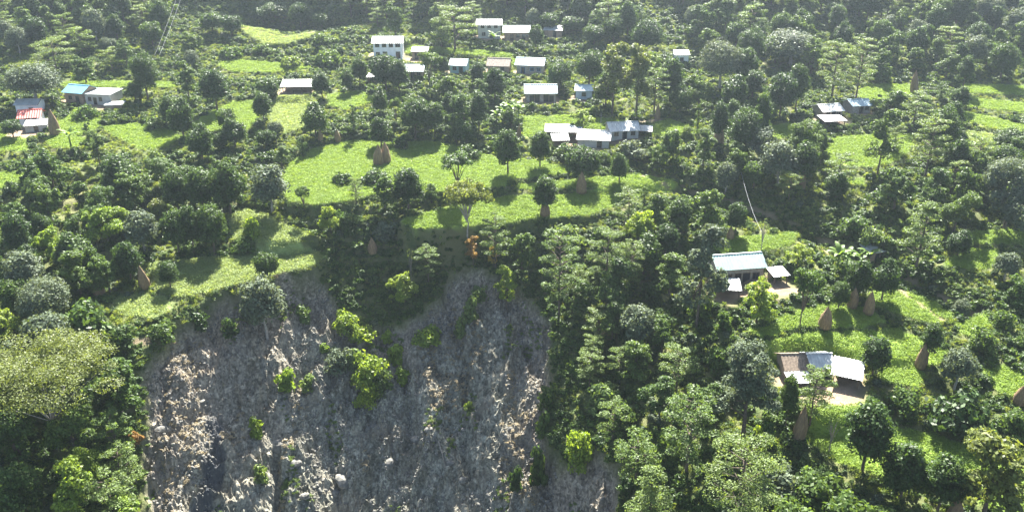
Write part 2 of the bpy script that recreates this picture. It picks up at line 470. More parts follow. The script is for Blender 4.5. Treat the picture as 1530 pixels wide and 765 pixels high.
def ground_material():
    m, nt, b = new_mat('hillside_ground')
    a1 = N(nt, 'ShaderNodeAttribute', attribute_name='cover'); a2 = N(nt, 'ShaderNodeAttribute', attribute_name='earth')
    s1 = N(nt, 'ShaderNodeSeparateColor'); s2 = N(nt, 'ShaderNodeSeparateColor')
    nt.links.new(a1.outputs['Color'], s1.inputs[0]); nt.links.new(a2.outputs['Color'], s2.inputs[0])
    tc = N(nt, 'ShaderNodeTexCoord'); P = tc.outputs['Object']
    big = noise(nt, 0.06, 4, 0.6, P); mid = noise(nt, 0.5, 5, 0.6, P); fine = noise(nt, 2.6, 5, 0.65, P)
    grass = mixc(nt, ramp(nt, mid, 0.35, 0.65), (0.060, 0.085, 0.026), (0.115, 0.125, 0.045))
    grass = mixc(nt, ramp(nt, big, 0.48, 0.68), grass, (0.13, 0.13, 0.055))
    crop = mixc(nt, ramp(nt, fine, 0.3, 0.7), (0.18, 0.27, 0.045), (0.23, 0.31, 0.06))
    palec = mixc(nt, ramp(nt, fine, 0.3, 0.7), (0.21, 0.28, 0.09), (0.265, 0.31, 0.12))
    crop = mixc(nt, s1.outputs[1], crop, palec)
    col = mixc(nt, s1.outputs[0], grass, crop)
    soil = mixc(nt, ramp(nt, mid, 0.3, 0.7), (0.27, 0.20, 0.135), (0.17, 0.125, 0.085))
    col = mixc(nt, s2.outputs[0], col, soil)
    # landslide: grey weathered rock, tan earth, pale fresh scars, a dark wet streak
    mp = N(nt, 'ShaderNodeMapping'); mp.inputs['Scale'].default_value = (1.0, 0.38, 0.5)
    nt.links.new(P, mp.inputs[0])
    n1 = noise(nt, 0.45, 6, 0.65, mp.outputs[0]); n2 = noise(nt, 1.7, 6, 0.7, mp.outputs[0]); n3 = noise(nt, 0.16, 4, 0.6, P)
    rock = mixc(nt, ramp(nt, n1, 0.38, 0.62), (0.125, 0.122, 0.094), (0.235, 0.227, 0.178))
    rock = mixc(nt, ramp(nt, n2, 0.52, 0.72), rock, (0.31, 0.297, 0.24))
    rock = mixc(nt, ramp(nt, n2, 0.48, 0.30), rock, (0.064, 0.062, 0.050))
    earth = mixc(nt, ramp(nt, n2, 0.35, 0.65), (0.165, 0.14, 0.108), (0.27, 0.235, 0.18))
    rock = mixc(nt, s2.outputs[2], rock, earth)
    # gravel and broken stone: every stone its own tone, dark joints between
    for sc_, lo_, hi_, amt in ((1.1, 0.62, 1.30, 0.8), (3.3, 0.5, 1.55, 0.85)):
        vo_ = N(nt, 'ShaderNodeTexVoronoi'); vo_.inputs['Scale'].default_value = sc_; vo_.inputs['Randomness'].default_value = 1.0
        wp = N(nt, 'ShaderNodeMapping'); wp.inputs['Scale'].default_value = (1.0, 0.75, 0.9); wp.inputs['Rotation'].default_value = (0, 0, 0.4)
        nt.links.new(P, wp.inputs[0]); nt.links.new(wp.outputs[0], vo_.inputs['Vector'])
        sp = N(nt, 'ShaderNodeSeparateColor'); nt.links.new(vo_.outputs['Color'], sp.inputs[0])
        mr_ = N(nt, 'ShaderNodeMapRange'); mr_.inputs[3].default_value = lo_; mr_.inputs[4].default_value = hi_
        nt.links.new(sp.outputs[0], mr_.inputs[0])
        cc = N(nt, 'ShaderNodeCombineColor')
        for q_ in range(3): nt.links.new(mr_.outputs[0], cc.inputs[q_])
        rock = mixc(nt, amt, rock, cc.outputs[0], 'MULTIPLY')
    rock = mixc(nt, ramp(nt, n3, 0.50, 0.66), rock, mixc(nt, 0.5, rock, earth))
    rock = mixc(nt, s1.outputs[2], rock, (0.045, 0.05, 0.058))
    col = mixc(nt, s2.outputs[1], col, rock)
    nt.links.new(col, b.inputs['Base Color'])
    b.inputs['Roughness'].default_value = 0.92
    b.inputs['Specular IOR Level'].default_value = 0.15
    bp = N(nt, 'ShaderNodeBump'); bp.inputs['Strength'].default_value = 0.9; bp.inputs['Distance'].default_value = 0.25
    nt.links.new(noise(nt, 3.2, 6, 0.7, P), bp.inputs['Height'])
    nt.links.new(bp.outputs[0], b.inputs['Normal'])
    return m

# ------------------------------------------------------------------ ground mesh
R_, C_ = GZ.shape
idx = np.arange(R_ * C_).reshape(R_, C_)
quads = np.stack([idx[:-1, :-1], idx[:-1, 1:], idx[1:, 1:], idx[1:, :-1]], -1).reshape(-1, 4)
ground_me = np_mesh('hillside', np.stack([GX, GY, GZ], -1).reshape(-1, 3), quads, ground_material(), smooth=True)
def col_attr(me, name, r, g, b_):
    at_ = me.attributes.new(name, 'FLOAT_COLOR', 'POINT')
    c = np.stack([r, g, b_, np.ones_like(r)], -1).astype(np.float32)
    at_.data.foreach_set('color', c.ravel())
wet_line = gline([(318,598),(322,640),(316,680),(306,720),(300,765),(292,900)])
wetd = line_dist(GX, GY, wet_line) + 2.2 * perlin(GX * 0.33, GY * 0.25) + 0.8 * perlin(GX * 1.1, GY * 0.8)
M_WET = 0.88 * sstep(1.7, 0.5, wetd)
tan_pt = cast(base_z, 300, 520)
# earth (subsoil) near the head and left flank of the slide
M_EARTH = np.clip(sstep(10, 2, SCARSD + 3 * perlin(GX * 0.12, GY * 0.12)) + 0.6 * sstep(22, 6, np.hypot(GX - tan_pt[0], GY - tan_pt[1])), 0, 1)
col_attr(ground_me, 'cover', M_FIELD, np.clip(M_TINT, 0, 1), M_WET)
col_attr(ground_me, 'earth', M_DIRT, M_SCAR, M_EARTH)
sm = (M_SCAR[:-1, :-1] < 0.5).ravel(); ground_me.polygons.foreach_set('use_smooth', sm)
hill = link('hillside', ground_me)
tag(hill, 'terraced green hillside with a bare landslide scar', kind='structure')

# ------------------------------------------------------------------ foliage meshes
def leaf_quads(P, Nn, size, aspect, rng):
    n = len(P)
    r = rng.normal(size=(n, 3)); t1 = np.cross(Nn, r); t1 /= np.linalg.norm(t1, axis=1)[:, None] + 1e-9
    t2 = np.cross(Nn, t1)
    s = size * rng.uniform(0.6, 1.35, n)[:, None]
    V = np.stack([P - t1 * s * 0.5, P - t2 * s * aspect * 0.5, P + t1 * s * 0.5, P + t2 * s * aspect * 0.5], 1).reshape(-1, 3)
    return V, np.arange(4 * n).reshape(n, 4)
def clump_leaves(C, Rr, n, leaf, rng, flat=1.0, up=0.35, aspect=0.6, low=-0.45, rand=0.55):
    """n leaves around each clump centre, on and within a lumpy shell"""
    Ps = []; Ns = []
    for c, r in zip(C, Rr):
        d = rng.normal(size=(n * 2, 3)); d /= np.linalg.norm(d, axis=1)[:, None]
        d = d[d[:, 2] > low][:n]
        rad = r * rng.uniform(0.55, 1.08, len(d))[:, None]
        p = d * rad; p[:, 2] *= flat
        nn = d * np.array([1, 1, 1 / flat]) ; nn /= np.linalg.norm(nn, axis=1)[:, None]
        nn = nn + rng.normal(size=nn.shape) * rand + np.array([0, 0, up]); nn /= np.linalg.norm(nn, axis=1)[:, None]
        Ps.append(p + c); Ns.append(nn)
    P = np.concatenate(Ps); Nn = np.concatenate(Ns)
    return leaf_quads(P, Nn, leaf, aspect, rng)
def shell_points(n, rng, low=-0.6, fill=(0.55, 0.95)):
    d = rng.normal(size=(n * 4, 3)); d /= np.linalg.norm(d, axis=1)[:, None]
    d = d[d[:, 2] > low][:n]
    return d * rng.uniform(*fill, len(d))[:, None]

def trunk_mesh(name, base_r, pts, limbs, mat):
    V, F = tube(pts, [base_r * (1 - 0.6 * i / (len(pts) - 1)) for i in range(len(pts))], 7)
    V = list(V); F = list(F)
    for lp, lr in limbs:
        v, f = tube(lp, [lr * (1 - 0.75 * i / (len(lp) - 1)) for i in range(len(lp))], 5)
        b = len(V); V += v; F += [tuple(i + b for i in q) for q in f]
    return np_mesh(name, np.array(V), np.array(F), mat, smooth=True)

LIB = {}     # kind -> list of (aspect, width, height, crown mesh, trunk mesh)
def build_kind(kind, aspects, leafmat, bark=BARK, Wd=6.0, mult=1.0):
    LIB.setdefault(kind, [])
    clump = lambda C, R, n, *a, **k: clump_leaves(C, R, int(n * mult), *a, **k)
    for vi, a in enumerate(aspects):
        rng = np.random.default_rng(abs(hash_(kind)) + vi * 13 + int(Wd * 7))
        H = Wd * a
        cz = 0.62 * H; sz = 0.37 * H; C = None
        limbs = []; tops = []
        lean = rng.normal(size=2) * 0.15
        if kind in ('round',):
            cz = 0.57 * H; sz = 0.40 * H
            C = shell_points(80, rng, -0.8, (0.45, 0.9)) * np.array([Wd * 0.41, Wd * 0.41, sz]) + (0, 0, cz)
            C *= 1 + 0.06 * rng.normal(size=C.shape)
            Rr = rng.uniform(0.13, 0.22, len(C)) * Wd
            V, F = clump(C, Rr, 95, 0.44, rng, 0.9, 0.3)
        elif kind == 'grey':
            C = shell_points(46, rng, -0.6, (0.5, 0.9)) * np.array([Wd * 0.38, Wd * 0.38, 0.40 * H]) + (0, 0, 0.55 * H)
            Rr = rng.uniform(0.15, 0.27, len(C)) * Wd
            V, F = clump(C, Rr, 125, 0.42, rng, 0.85, 0.35)
        elif kind in ('tall', 'bright', 'olive'):
            blobs = []
            nb = 5 if a > 1.3 else 4
            for i in range(nb):
                t = (i + 0.5) / nb
                blobs.append((rng.normal() * Wd * 0.17, rng.normal() * Wd * 0.17, H * (0.26 + 0.62 * t), Wd * rng.uniform(0.24, 0.36) * (1.1 - 0.4 * t)))
            Cs = []
            for bx_, by_, bz, br in blobs:
                Cs.append(shell_points(17, rng, -0.6, (0.4, 1.0)) * br * np.array([1.15, 1.15, 0.85]) + (bx_, by_, bz))
            C = np.concatenate(Cs); Rr = rng.uniform(0.07, 0.16, len(C)) * Wd
            V, F = clump(C, Rr, 85, 0.40, rng, 0.8, 0.35)
        elif kind in ('feather', 'pine'):
            Cs = []; Rr = []
            nb = int(17 * max(1, a * 0.8))
            for i in range(nb):
                t = (i + rng.uniform(0, 1)) / nb
                z = H * (0.26 + 0.72 * t)
                r = Wd * 0.5 * ((1.02 - t) ** 0.6 if kind == 'pine' else math.sqrt(max(0.05, 1 - (t * 1.35 - 0.55) ** 2)))
                ang = i * 2.4 + rng.uniform(-0.5, 0.5)
                for q in (0.45, 0.85):
                    if q < 0.6 and rng.uniform() < 0.3: continue
                    Cs.append((math.cos(ang) * r * q, math.sin(ang) * r * q, z + H * 0.02 * q)); Rr.append(Wd * rng.uniform(0.11, 0.19))
                limbs.append(([(0, 0, z - H * 0.08), (math.cos(ang) * r * 0.5, math.sin(ang) * r * 0.5, z - H * 0.02), (math.cos(ang) * r * 0.9, math.sin(ang) * r * 0.9, z)], 0.09))
            C = np.array(Cs); Rr = np.array(Rr)
            V, F = clump(C, Rr, 110, 0.34, rng, 0.30, 0.5, 0.45, -0.9, 0.5)
        elif kind == 'umbrella':
            C = shell_points(90, rng, -0.15, (0.3, 1.0)) * np.array([Wd * 0.46, Wd * 0.46, 0.25 * H]) + (0, 0, 0.70 * H)
            Rr = rng.uniform(0.07, 0.13, len(C)) * Wd
            V, F = clump(C, Rr, 75, 0.26, rng, 0.4, 0.5, 0.5, -0.8)
            for c in C[:16]:
                limbs.append(([(0, 0, 0.26 * H), c * np.array([0.45, 0.45, 0.72]), c], 0.06))
        elif kind == 'open':
            C = shell_points(34, rng, -0.3, (0.4, 1.0)) * np.array([Wd * 0.42, Wd * 0.42, 0.22 * H]) + (0, 0, 0.72 * H)
            Rr = rng.uniform(0.09, 0.16, len(C)) * Wd
            V, F = clump(C, Rr, 120, 0.38, rng, 0.6, 0.4, 0.55, -0.8)
            for c in C[:10]:
                limbs.append(([(0, 0, 0.22 * H), c * np.array([0.5, 0.5, 0.75]), c], 0.08))
        elif kind == 'slim':
            t = rng.uniform(0.12, 1, 34)
            C = np.stack([rng.normal(size=34) * Wd * 0.16, rng.normal(size=34) * Wd * 0.16, t * H], 1)
            Rr = rng.uniform(0.14, 0.24, 34) * Wd * (1.1 - 0.6 * t)
            V, F = clump(C, Rr, 70, 0.5, rng, 1.0, 0.3)
        elif kind == 'bare':
            C = shell_points(16, rng, -0.3, (0.6, 1.0)) * np.array([Wd * 0.42, Wd * 0.42, 0.36 * H]) + (0, 0, 0.62 * H)
            Rr = rng.uniform(0.05, 0.10, len(C)) * Wd
            V, F = clump(C, Rr, 16, 0.34, rng, 0.8)
            for c in C:
                limbs.append(([(0, 0, rng.uniform(0.2, 0.5) * H), c * np.array([0.6, 0.6, 0.86]), c * np.array([1.05, 1.05, 1.04])], 0.09))
        else:   # bush
            C = shell_points(30, rng, -0.15, (0.3, 0.9)) * np.array([Wd * 0.42, Wd * 0.42, 0.75 * H]) + (0, 0, 0.10 * H)
            Rr = rng.uniform(0.12, 0.22, len(C)) * Wd
            V, F = clump(C, Rr, 60, 0.55, rng, 0.8, 0.35)
            V[:, 2] = np.maximum(V[:, 2], 0.0 * H - 0.3)
        crown = np_mesh(kind + '_crown', V, F, LEAF[leafmat])
        br = Wd / 6 * {'bush': 0.10, 'umbrella': 0.12, 'round': 0.22, 'open': 0.15, 'feather': 0.2, 'slim': 0.2}.get(kind, 0.22)
        th = {'umbrella': 0.3, 'open': 0.3, 'bush': 0.3}.get(kind, 0.8 if kind in ('feather', 'pine', 'slim') else 0.5)
        pts = [(0, 0, -0.8), (lean[0] * .3, lean[1] * .3, th * H * 0.35), (lean[0], lean[1], th * H * 0.7), (lean[0] * .5, lean[1] * .5, th * H)]
        if not limbs:
            for c in C[:9]:
                limbs.append(([(0, 0, th * H * rng.uniform(0.45, 0.95)), c * np.array([0.55, 0.55, 0.85]), c], 0.09))
        trunk = trunk_mesh(kind + '_trunk', br, pts, limbs, bark)
        LIB[kind].append((a, Wd, H, crown, trunk))
def hash_(s): return sum(ord(c) * (i + 3) * 31 for i, c in enumerate(s))
build_kind('round', (1.0, 1.25, 1.6, 2.1), 'dark')
build_kind('tall', (0.9, 1.2, 1.6, 2.2), 'mid')
build_kind('feather', (0.9, 1.3, 1.8, 2.4), 'pale')
build_kind('pine', (1.2, 1.8, 2.4), 'pale')
build_kind('grey', (0.8, 1.1, 1.5), 'grey', BARK_PALE)
build_kind('bright', (0.9, 1.3, 1.8), 'bright')
build_kind('olive', (1.0, 1.5, 2.0), 'olive')
build_kind('umbrella', (0.75,), 'olive', BARK_PALE)
build_kind('open', (0.9, 1.3), 'mid')
build_kind('slim', (2.2, 3.2), 'mid')
build_kind('bare', (1.5, 2.2), 'pale', DEADWOOD)
build_kind('bush', (0.5, 0.75, 1.0), 'mid')
build_kind('round', (1.1, 1.6), 'dark', Wd=9.0, mult=1.9)
build_kind('tall', (1.0, 1.6), 'mid', Wd=10.0, mult=2.3)
build_kind('feather', (1.0, 1.6), 'pale', Wd=10.0, mult=2.3)
build_kind('olive', (1.2,), 'olive', Wd=10.0, mult=2.3)
build_kind('grey', (1.0,), 'grey', BARK_PALE, Wd=10.0, mult=2.2)
build_kind('umbrella', (0.8,), 'olive', BARK_PALE, Wd=20.0, mult=5.0)
build_kind('bush', (0.6, 0.9), 'mid', Wd=3.2, mult=0.45)
# recoloured copies of foliage meshes
def recolour(src, new, leafmat):
    LIB[new] = []
    for a, w, h, c, t in LIB[src]:
        c2 = c.copy(); c2.materials.clear(); c2.materials.append(LEAF[leafmat]); LIB[new].append((a, w, h, c2, t))
recolour('bush', 'bushdark', 'dark'); recolour('bush', 'bushgrey', 'grey'); recolour('bush', 'bushbright', 'bright')
recolour('bush', 'bushpale', 'pale'); recolour('tall', 'orange', 'orange'); recolour('tall', 'yellow', 'yellow')
recolour('tall', 'greytall', 'grey')

LOOK = {'round': 'dense rounded dark green tree', 'tall': 'ragged leafy green tree', 'feather': 'feathery pale green tree',
        'pine': 'tapering tiered green tree', 'grey': 'billowing grey-green tree', 'bright': 'bright yellow-green tree', 'olive': 'olive green tree',
        'umbrella': 'broad umbrella-crowned tree', 'open': 'open-crowned forked tree', 'slim': 'slim upright tree', 'bare': 'thin nearly leafless tree',
        'bush': 'green bush', 'bushdark': 'dark green bush', 'bushgrey': 'grey-green bush', 'bushbright': 'bright yellow-green bush', 'bushpale': 'pale green bush',
        'orange': 'sapling with orange leaves', 'yellow': 'sapling with yellow leaves', 'greytall': 'tall pale grey-green tree'}
NAMES = {'round': 'round_tree', 'tall': 'leafy_tree', 'feather': 'feathery_tree', 'pine': 'tiered_tree', 'grey': 'grey_green_tree', 'bright': 'yellow_green_tree', 'olive': 'olive_green_tree',
         'umbrella': 'umbrella_tree', 'open': 'forked_tree', 'slim': 'slim_tree', 'bare': 'bare_tree', 'bush': 'bush', 'bushdark': 'bush', 'bushgrey': 'bush', 'bushbright': 'bush',
         'bushpale': 'bush', 'orange': 'orange_sapling', 'yellow': 'yellow_sapling', 'greytall': 'pale_tree'}
PLANTS = []      # (object, kind, px, py)
PLANT_XY = []
def plant_world(kind, p, w, h, group, px, py):
    a = h / w
    v = min(LIB[kind], key=lambda e: abs(math.log(e[0] / a)) + 0.6 * abs(math.log(e[1] / w)) + 0.15 * RNG.uniform())
    root = link(NAMES[kind], None)
    root.empty_display_size = 0.5
    root.location = (p[0], p[1], p[2] - 0.05)
    root.rotation_euler = (0, 0, RNG.uniform(0, 2 * math.pi))
    sw, sh = w / v[1], h / v[2]
    root.scale = (sw, sw, sh)
    link('trunk' if not kind.startswith('bush') else 'stems', v[4], root)
    link('crown' if not kind.startswith('bush') else 'foliage', v[3], root)
    tag(root, LOOK[kind], 'bush' if kind.startswith('bush') else ('sapling' if kind in ('orange', 'yellow') else 'tree'), group)
    PLANTS.append((root, kind, px, py)); PLANT_XY.append((p[0], p[1], w * 0.5))
    return root
def plant(px, ytop, ybase, wpx, kind, group=None):
    p = at(px, ybase)
    depth = (p - CAM) @ FW
    w = wpx * depth / F_PX
    lo, hi = 0.3, 40.0
    for _ in range(26):
        mid = 0.5 * (lo + hi)
        if project(p + np.array([0, 0, mid]))[1] > ytop: lo = mid
        else: hi = mid
    h = max(lo, w * 0.4)
    return plant_world(kind, p, w * 1.12, h * 1.02, group or ('bushes on the hillside' if kind.startswith('bush') else 'trees on the hillside'), px, 0.5 * (ytop + ybase))

TREES = '''
85 58 108 52 feather|55 95 155 72 grey|124 42 85 36 feather|130 83 125 34 tall|176 24 60 26 round|190 60 100 30 tall|168 73 105 28 feather|222 82 150 40 round|283 88 150 28 tall|325 102 165 40 round
347 24 55 30 round|318 20 50 32 round|292 48 85 32 tall|345 66 86 36 bush|258 148 190 34 round|275 152 208 36 round|340 163 195 28 round|352 180 222 34 round|303 190 240 36 round|331 200 225 22 round
395 137 185 27 round|135 175 220 16 slim|150 192 248 28 tall|180 232 275 44 round|252 235 280 52 tall|80 232 283 46 tall|20 180 205 27 round|233 218 245 32 bushpale|232 168 192 34 bush|130 153 176 36 bush
203 125 152 22 round|40 10 50 32 tall|8 18 52 26 feather|163 57 78 24 grey|288 75 105 22 grey|402 117 147 34 round|482 108 148 27 round|538 85 130 24 round|577 82 135 44 round|597 88 140 30 round
520 104 140 20 round|642 75 132 36 open|664 84 116 16 round|714 92 130 22 round|740 105 152 36 round|720 115 162 22 tall|665 116 152 38 tall|680 12 75 55 feather|660 30 70 40 tall|568 134 172 24 round
472 158 207 38 round|529 158 200 18 slim|592 145 192 18 open|621 148 207 46 round|650 152 200 30 round|673 142 178 28 round|694 140 200 36 tall|716 136 196 30 round|570 178 220 34 round|598 196 222 24 bushdark
640 180 200 16 grey|697 180 215 32 round|682 188 215 20 round|700 208 236 38 bushdark|759 192 260 38 round|764 165 190 24 tall|400 195 222 28 round|413 182 215 26 grey|453 205 235 14 slim|422 218 250 20 tall
407 243 318 54 grey|412 5 30 42 round|450 5 45 30 round|482 20 45 30 round|482 42 68 32 bush|434 80 100 32 bushpale|490 70 96 42 bush|602 48 67 26 bushpale|395 60 80 30 bush|565 12 42 22 feather
592 5 55 32 tall|394 12 36 28 round|801 36 76 22 round|887 38 68 32 round|916 28 66 32 round|947 8 40 28 round|820 20 48 28 round|855 25 50 32 round|915 60 170 50 olive|950 62 172 46 olive
835 94 136 36 round|880 76 132 42 round|977 100 172 36 feather|905 112 160 36 round|1000 85 156 38 round|972 78 110 24 bright|1075 62 132 58 grey|1110 70 132 38 round|965 30 85 46 round|1056 45 80 36 tall
1015 130 172 30 round|1044 113 165 40 tall|1095 117 170 36 round|1123 105 150 30 round|1133 136 228 28 round|1150 152 186 20 round|1073 152 216 28 round|1093 148 186 22 round|1102 160 187 15 bright|1042 157 195 13 slim
1050 190 250 30 tall|1027 180 206 22 bushpale|871 163 196 28 bright|807 195 250 32 round|870 222 270 48 round|925 232 274 28 round|855 207 240 46 bushdark|902 218 245 28 bush|945 200 236 48 bushgrey|995 200 246 42 tall
885 155 173 16 bushpale|1157 55 96 36 round|1164 108 178 42 round|1181 47 96 74 grey|1242 65 150 46 feather|1278 57 150 38 feather|1310 72 118 26 tall|1315 92 122 32 bush|1437 82 136 26 round|1494 65 120 42 round
1484 42 86 24 tall|1521 30 76 28 tall|1195 18 56 30 round|1225 192 250 24 tall|1196 210 280 38 round|1174 208 240 24 bush|1310 155 264 40 tall|1335 182 226 24 feather|1328 138 172 38 tall|1364 140 190 40 feather
1398 162 242 50 round|1382 175 264 46 feather|1420 155 200 32 round|1432 132 166 28 round|1503 192 240 50 round|1455 205 264 40 feather|1497 236 300 62 grey|1188 95 166 32 round|1404 125 150 15 slim
34 318 386 38 round|68 323 366 30 round|84 340 392 36 bright|115 355 413 50 round|150 287 346 56 tall|163 310 366 44 bright|217 316 376 50 grey|243 300 346 38 olive|268 312 380 40 round|290 306 376 32 round
321 305 380 42 round|197 365 421 42 round|143 373 426 38 round|165 382 436 42 tall|255 390 430 28 round|25 420 466 42 round|72 418 486 68 grey|15 462 512 38 bright|78 470 536 66 grey|28 486 540 50 bushgrey
125 440 500 74 bush|378 317 355 24 bushbright|400 380 416 34 round|268 253 322 38 round|305 250 322 42 round|345 248 320 52 round|18 263 290 30 bushdark|205 255 312 52 tall|185 240 300 46 round|188 305 352 30 bright
365 345 376 38 bush|511 255 273 32 bushdark|560 250 271 44 bushdark|611 250 316 44 round|575 262 312 36 tall|533 265 306 20 feather|455 278 316 22 open|645 277 306 24 tall|515 305 340 32 bush|495 308 350 26 bright
578 322 356 38 bushgrey|684 226 288 48 open|698 270 352 66 umbrella|605 408 454 34 bright|640 368 422 34 feather|615 368 422 12 bare|707 348 396 22 orange|737 365 402 13 yellow|740 322 402 38 feather|757 395 462 30 bright
517 455 492 38 bushbright|542 484 506 40 bushbright|578 490 511 17 bushbright|638 482 512 44 bushbright|400 410 506 60 grey|814 262 322 36 round|835 345 474 52 feather|780 345 402 42 tall|850 325 366 52 bushpale
937 282 346 38 feather|960 320 374 50 bright|978 290 352 36 tall|1012 295 352 36 round|1050 280 346 50 tall|962 280 306 15 slim|905 345 432 52 feather|940 360 442 32 feather|1040 328 492 60 greytall|1098 302 352 30 round
1137 322 376 20 bare|1130 417 484 48 bright|975 410 446 32 bush|990 455 492 42 bush|893 465 512 42 feather|1083 462 493 28 bush|1368 303 402 56 pine|1190 366 400 30 bright|1195 398 487 46 open|1280 392 446 42 round
1317 393 448 40 round|1252 420 462 28 round|1430 347 383 32 round|1500 378 419 36 grey|1520 400 446 38 bush|1276 310 350 42 bush|1300 330 362 42 bushpale|1432 445 479 24 grey|1465 475 520 46 bush|1495 452 491 38 bush
1385 482 540 30 round|1500 253 342 72 greytall|1425 290 346 52 tall|1335 255 316 52 tall|1440 250 312 42 tall|88 516 668 225 umbrella|183 535 622 62 tall|118 690 800 62 bright|143 668 745 44 bright|177 620 692 52 feather
190 665 742 48 feather|115 610 690 66 tall|40 700 800 66 tall|175 710 800 62 feather|188 745 815 52 bright|208 645 669 20 orange|30 610 700 60 tall|553 512 572 54 bushbright|548 556 602 36 bushbright|570 530 585 34 bushpale|508 508 552 46 bushgrey|428 545 580 30 bushbright
602 545 572 22 bushbright|700 596 613 13 bushbright|485 512 525 15 bushbright|884 500 548 30 feather|862 620 692 44 bushbright|915 600 657 42 feather|900 560 606 52 bushpale|950 655 716 62 feather|968 700 800 62 pine
1025 588 704 70 feather|1110 520 652 88 greytall|1100 660 800 98 feather|950 505 564 52 tall|925 520 564 32 feather|1138 625 658 26 bushbright|995 625 682 38 bush|1303 503 562 42 round|1425 522 582 50 grey|1352 565 616 52 bush
1430 575 637 92 bushdark|1288 600 702 66 round|1238 620 676 28 bare|1210 550 634 48 feather|1172 557 642 30 round|1345 668 744 66 round|1400 680 764 60 round|1465 650 785 98 olive|1515 600 642 42 bush|1145 620 668 28 bush
1160 680 740 70 bushgrey|1215 690 750 74 bush|1260 720 790 70 bush|1180 730 800 80 bush|1310 740 800 60 bush|880 420 470 44 tall|915 450 505 36 tall|860 400 450 36 feather|1000 380 440 44 tall|1010 520 580 50 feather
1060 570 640 44 tall|985 560 620 44 tall|1050 420 470 40 bush|1075 500 550 44 bush|930 590 640 40 bush|1230 690 720 50 bush|10 560 640 44 tall|300 462 490 30 bushdark|385 618 652 22 bushbright|392 690 718 24 bushpale|805 655 722 28 bushdark|460 556 582 26 bushpale|592 508 542 26 bushbright|702 438 478 26 bushpale|688 468 502 22 bushpale
717 418 448 28 bushpale|530 520 552 30 bushpale|455 452 480 26 bushpale|345 470 500 26 bushdark|770 690 730 22 bushdark|820 560 610 30 bushdark|810 610 650 26 bush|245 470 508 40 bush|180 478 515 50 bushdark
'''
for spec in TREES.replace('\n', '|').split('|'):
    if spec.strip():
        a_, b_, c_, d_, k_ = spec.split()
        plant(float(a_), float(b_), float(c_), float(d_), k_)

# further trees of the wooded slopes, between the ones placed above
for x0, y0, x1, y1, cnt in ((1090, 30, 1530, 118, 44), (760, 18, 1090, 62, 16), (0, 22, 255, 80, 18), (1390, 255, 1530, 350, 12), (1080, 225, 1260, 300, 12), (0, 285, 130, 480, 8), (860, 370, 1010, 640, 10)):
    made = 0
    for _ in range(cnt * 12):
        if made >= cnt: break
        fx, fy = RNG.uniform(x0, x1), RNG.uniform(y0, y1)
        g = at(fx, fy)
        if mask_at(M_FIELD, g[0], g[1]) > 0.05 or mask_at(M_DIRT, g[0], g[1]) > 0.1 or mask_at(M_SCAR, g[0], g[1]) > 0.1: continue
        if min(math.hypot(g[0] - q[0], g[1] - q[1]) - 0.6 * q[2] for q in PLANT_XY) < 2.6: continue
        if min(math.hypot(g[0] - p[0], g[1] - p[1]) - r for p, r in pad_geo) < 2: continue
        kd = RNG.choice(['round', 'tall', 'feather', 'grey', 'round', 'tall'])
        wm = RNG.uniform(4.5, 8.5)
        plant_world(kd, g, wm, wm * RNG.uniform(1.05, 1.6), 'trees on the hillside', fx, fy - 14); made += 1

# ------------------------------------------------------------------ buildings
LANDMARKS = []
def tin(name, c, c2, rough=0.45): return simple_mat(name, c, rough, 0.2, 0.8, 0.0, c2, 0.5)
R_TEAL = tin('tin_pale_teal', (0.19, 0.30, 0.275), (0.16, 0.25, 0.235))
R_WHITE = tin('tin_white', (0.36, 0.39, 0.375), (0.27, 0.29, 0.28))
R_BLUE = tin('tin_blue', (0.11, 0.32, 0.42), (0.09, 0.26, 0.36))
R_LBLUE = tin('tin_light_blue', (0.27, 0.37, 0.40), (0.21, 0.30, 0.34))
R_RED = tin('tin_red', (0.50, 0.10, 0.07), (0.40, 0.08, 0.06))
R_GREY = tin('tin_grey', (0.40, 0.41, 0.39), (0.30, 0.31, 0.30))
R_THATCH = simple_mat('thatch_brown', (0.22, 0.17, 0.125), 0.95, 0.4, 3)
R_SLATE = simple_mat('slate_brown', (0.26, 0.22, 0.18), 0.9, 0.35, 3)
W_STONE = simple_mat('wall_stone', (0.36, 0.32, 0.27), 0.9, 0.35, 2.5)
W_MUD = simple_mat('wall_mud', (0.33, 0.24, 0.17), 0.92, 0.3, 1.5)
W_WHITE = simple_mat('wall_white', (0.76, 0.77, 0.76), 0.8, 0.12, 1.0)
W_TEAL = simple_mat('wall_teal', (0.34, 0.50, 0.50), 0.8, 0.15, 1.0)
W_GREY = simple_mat('wall_grey', (0.44, 0.43, 0.40), 0.85, 0.2, 1.2)
W_BLUEGREY = simple_mat('wall_blue_grey', (0.42, 0.50, 0.56), 0.85, 0.2, 1.2)
WOOD = simple_mat('timber', (0.16, 0.115, 0.08), 0.85, 0.3, 4)
FRAME = simple_mat('frame_wood', (0.22, 0.17, 0.12), 0.8, 0.3, 4)
PANE = simple_mat('pane_dark', (0.025, 0.03, 0.035), 0.15, 0.2, 2, spec=0.5)
BLUE_TRIM = simple_mat('blue_paint', (0.10, 0.24, 0.45), 0.6, 0.2, 3)
STONEWALL = simple_mat('yard_stone', (0.34, 0.31, 0.27), 0.95, 0.4, 3)

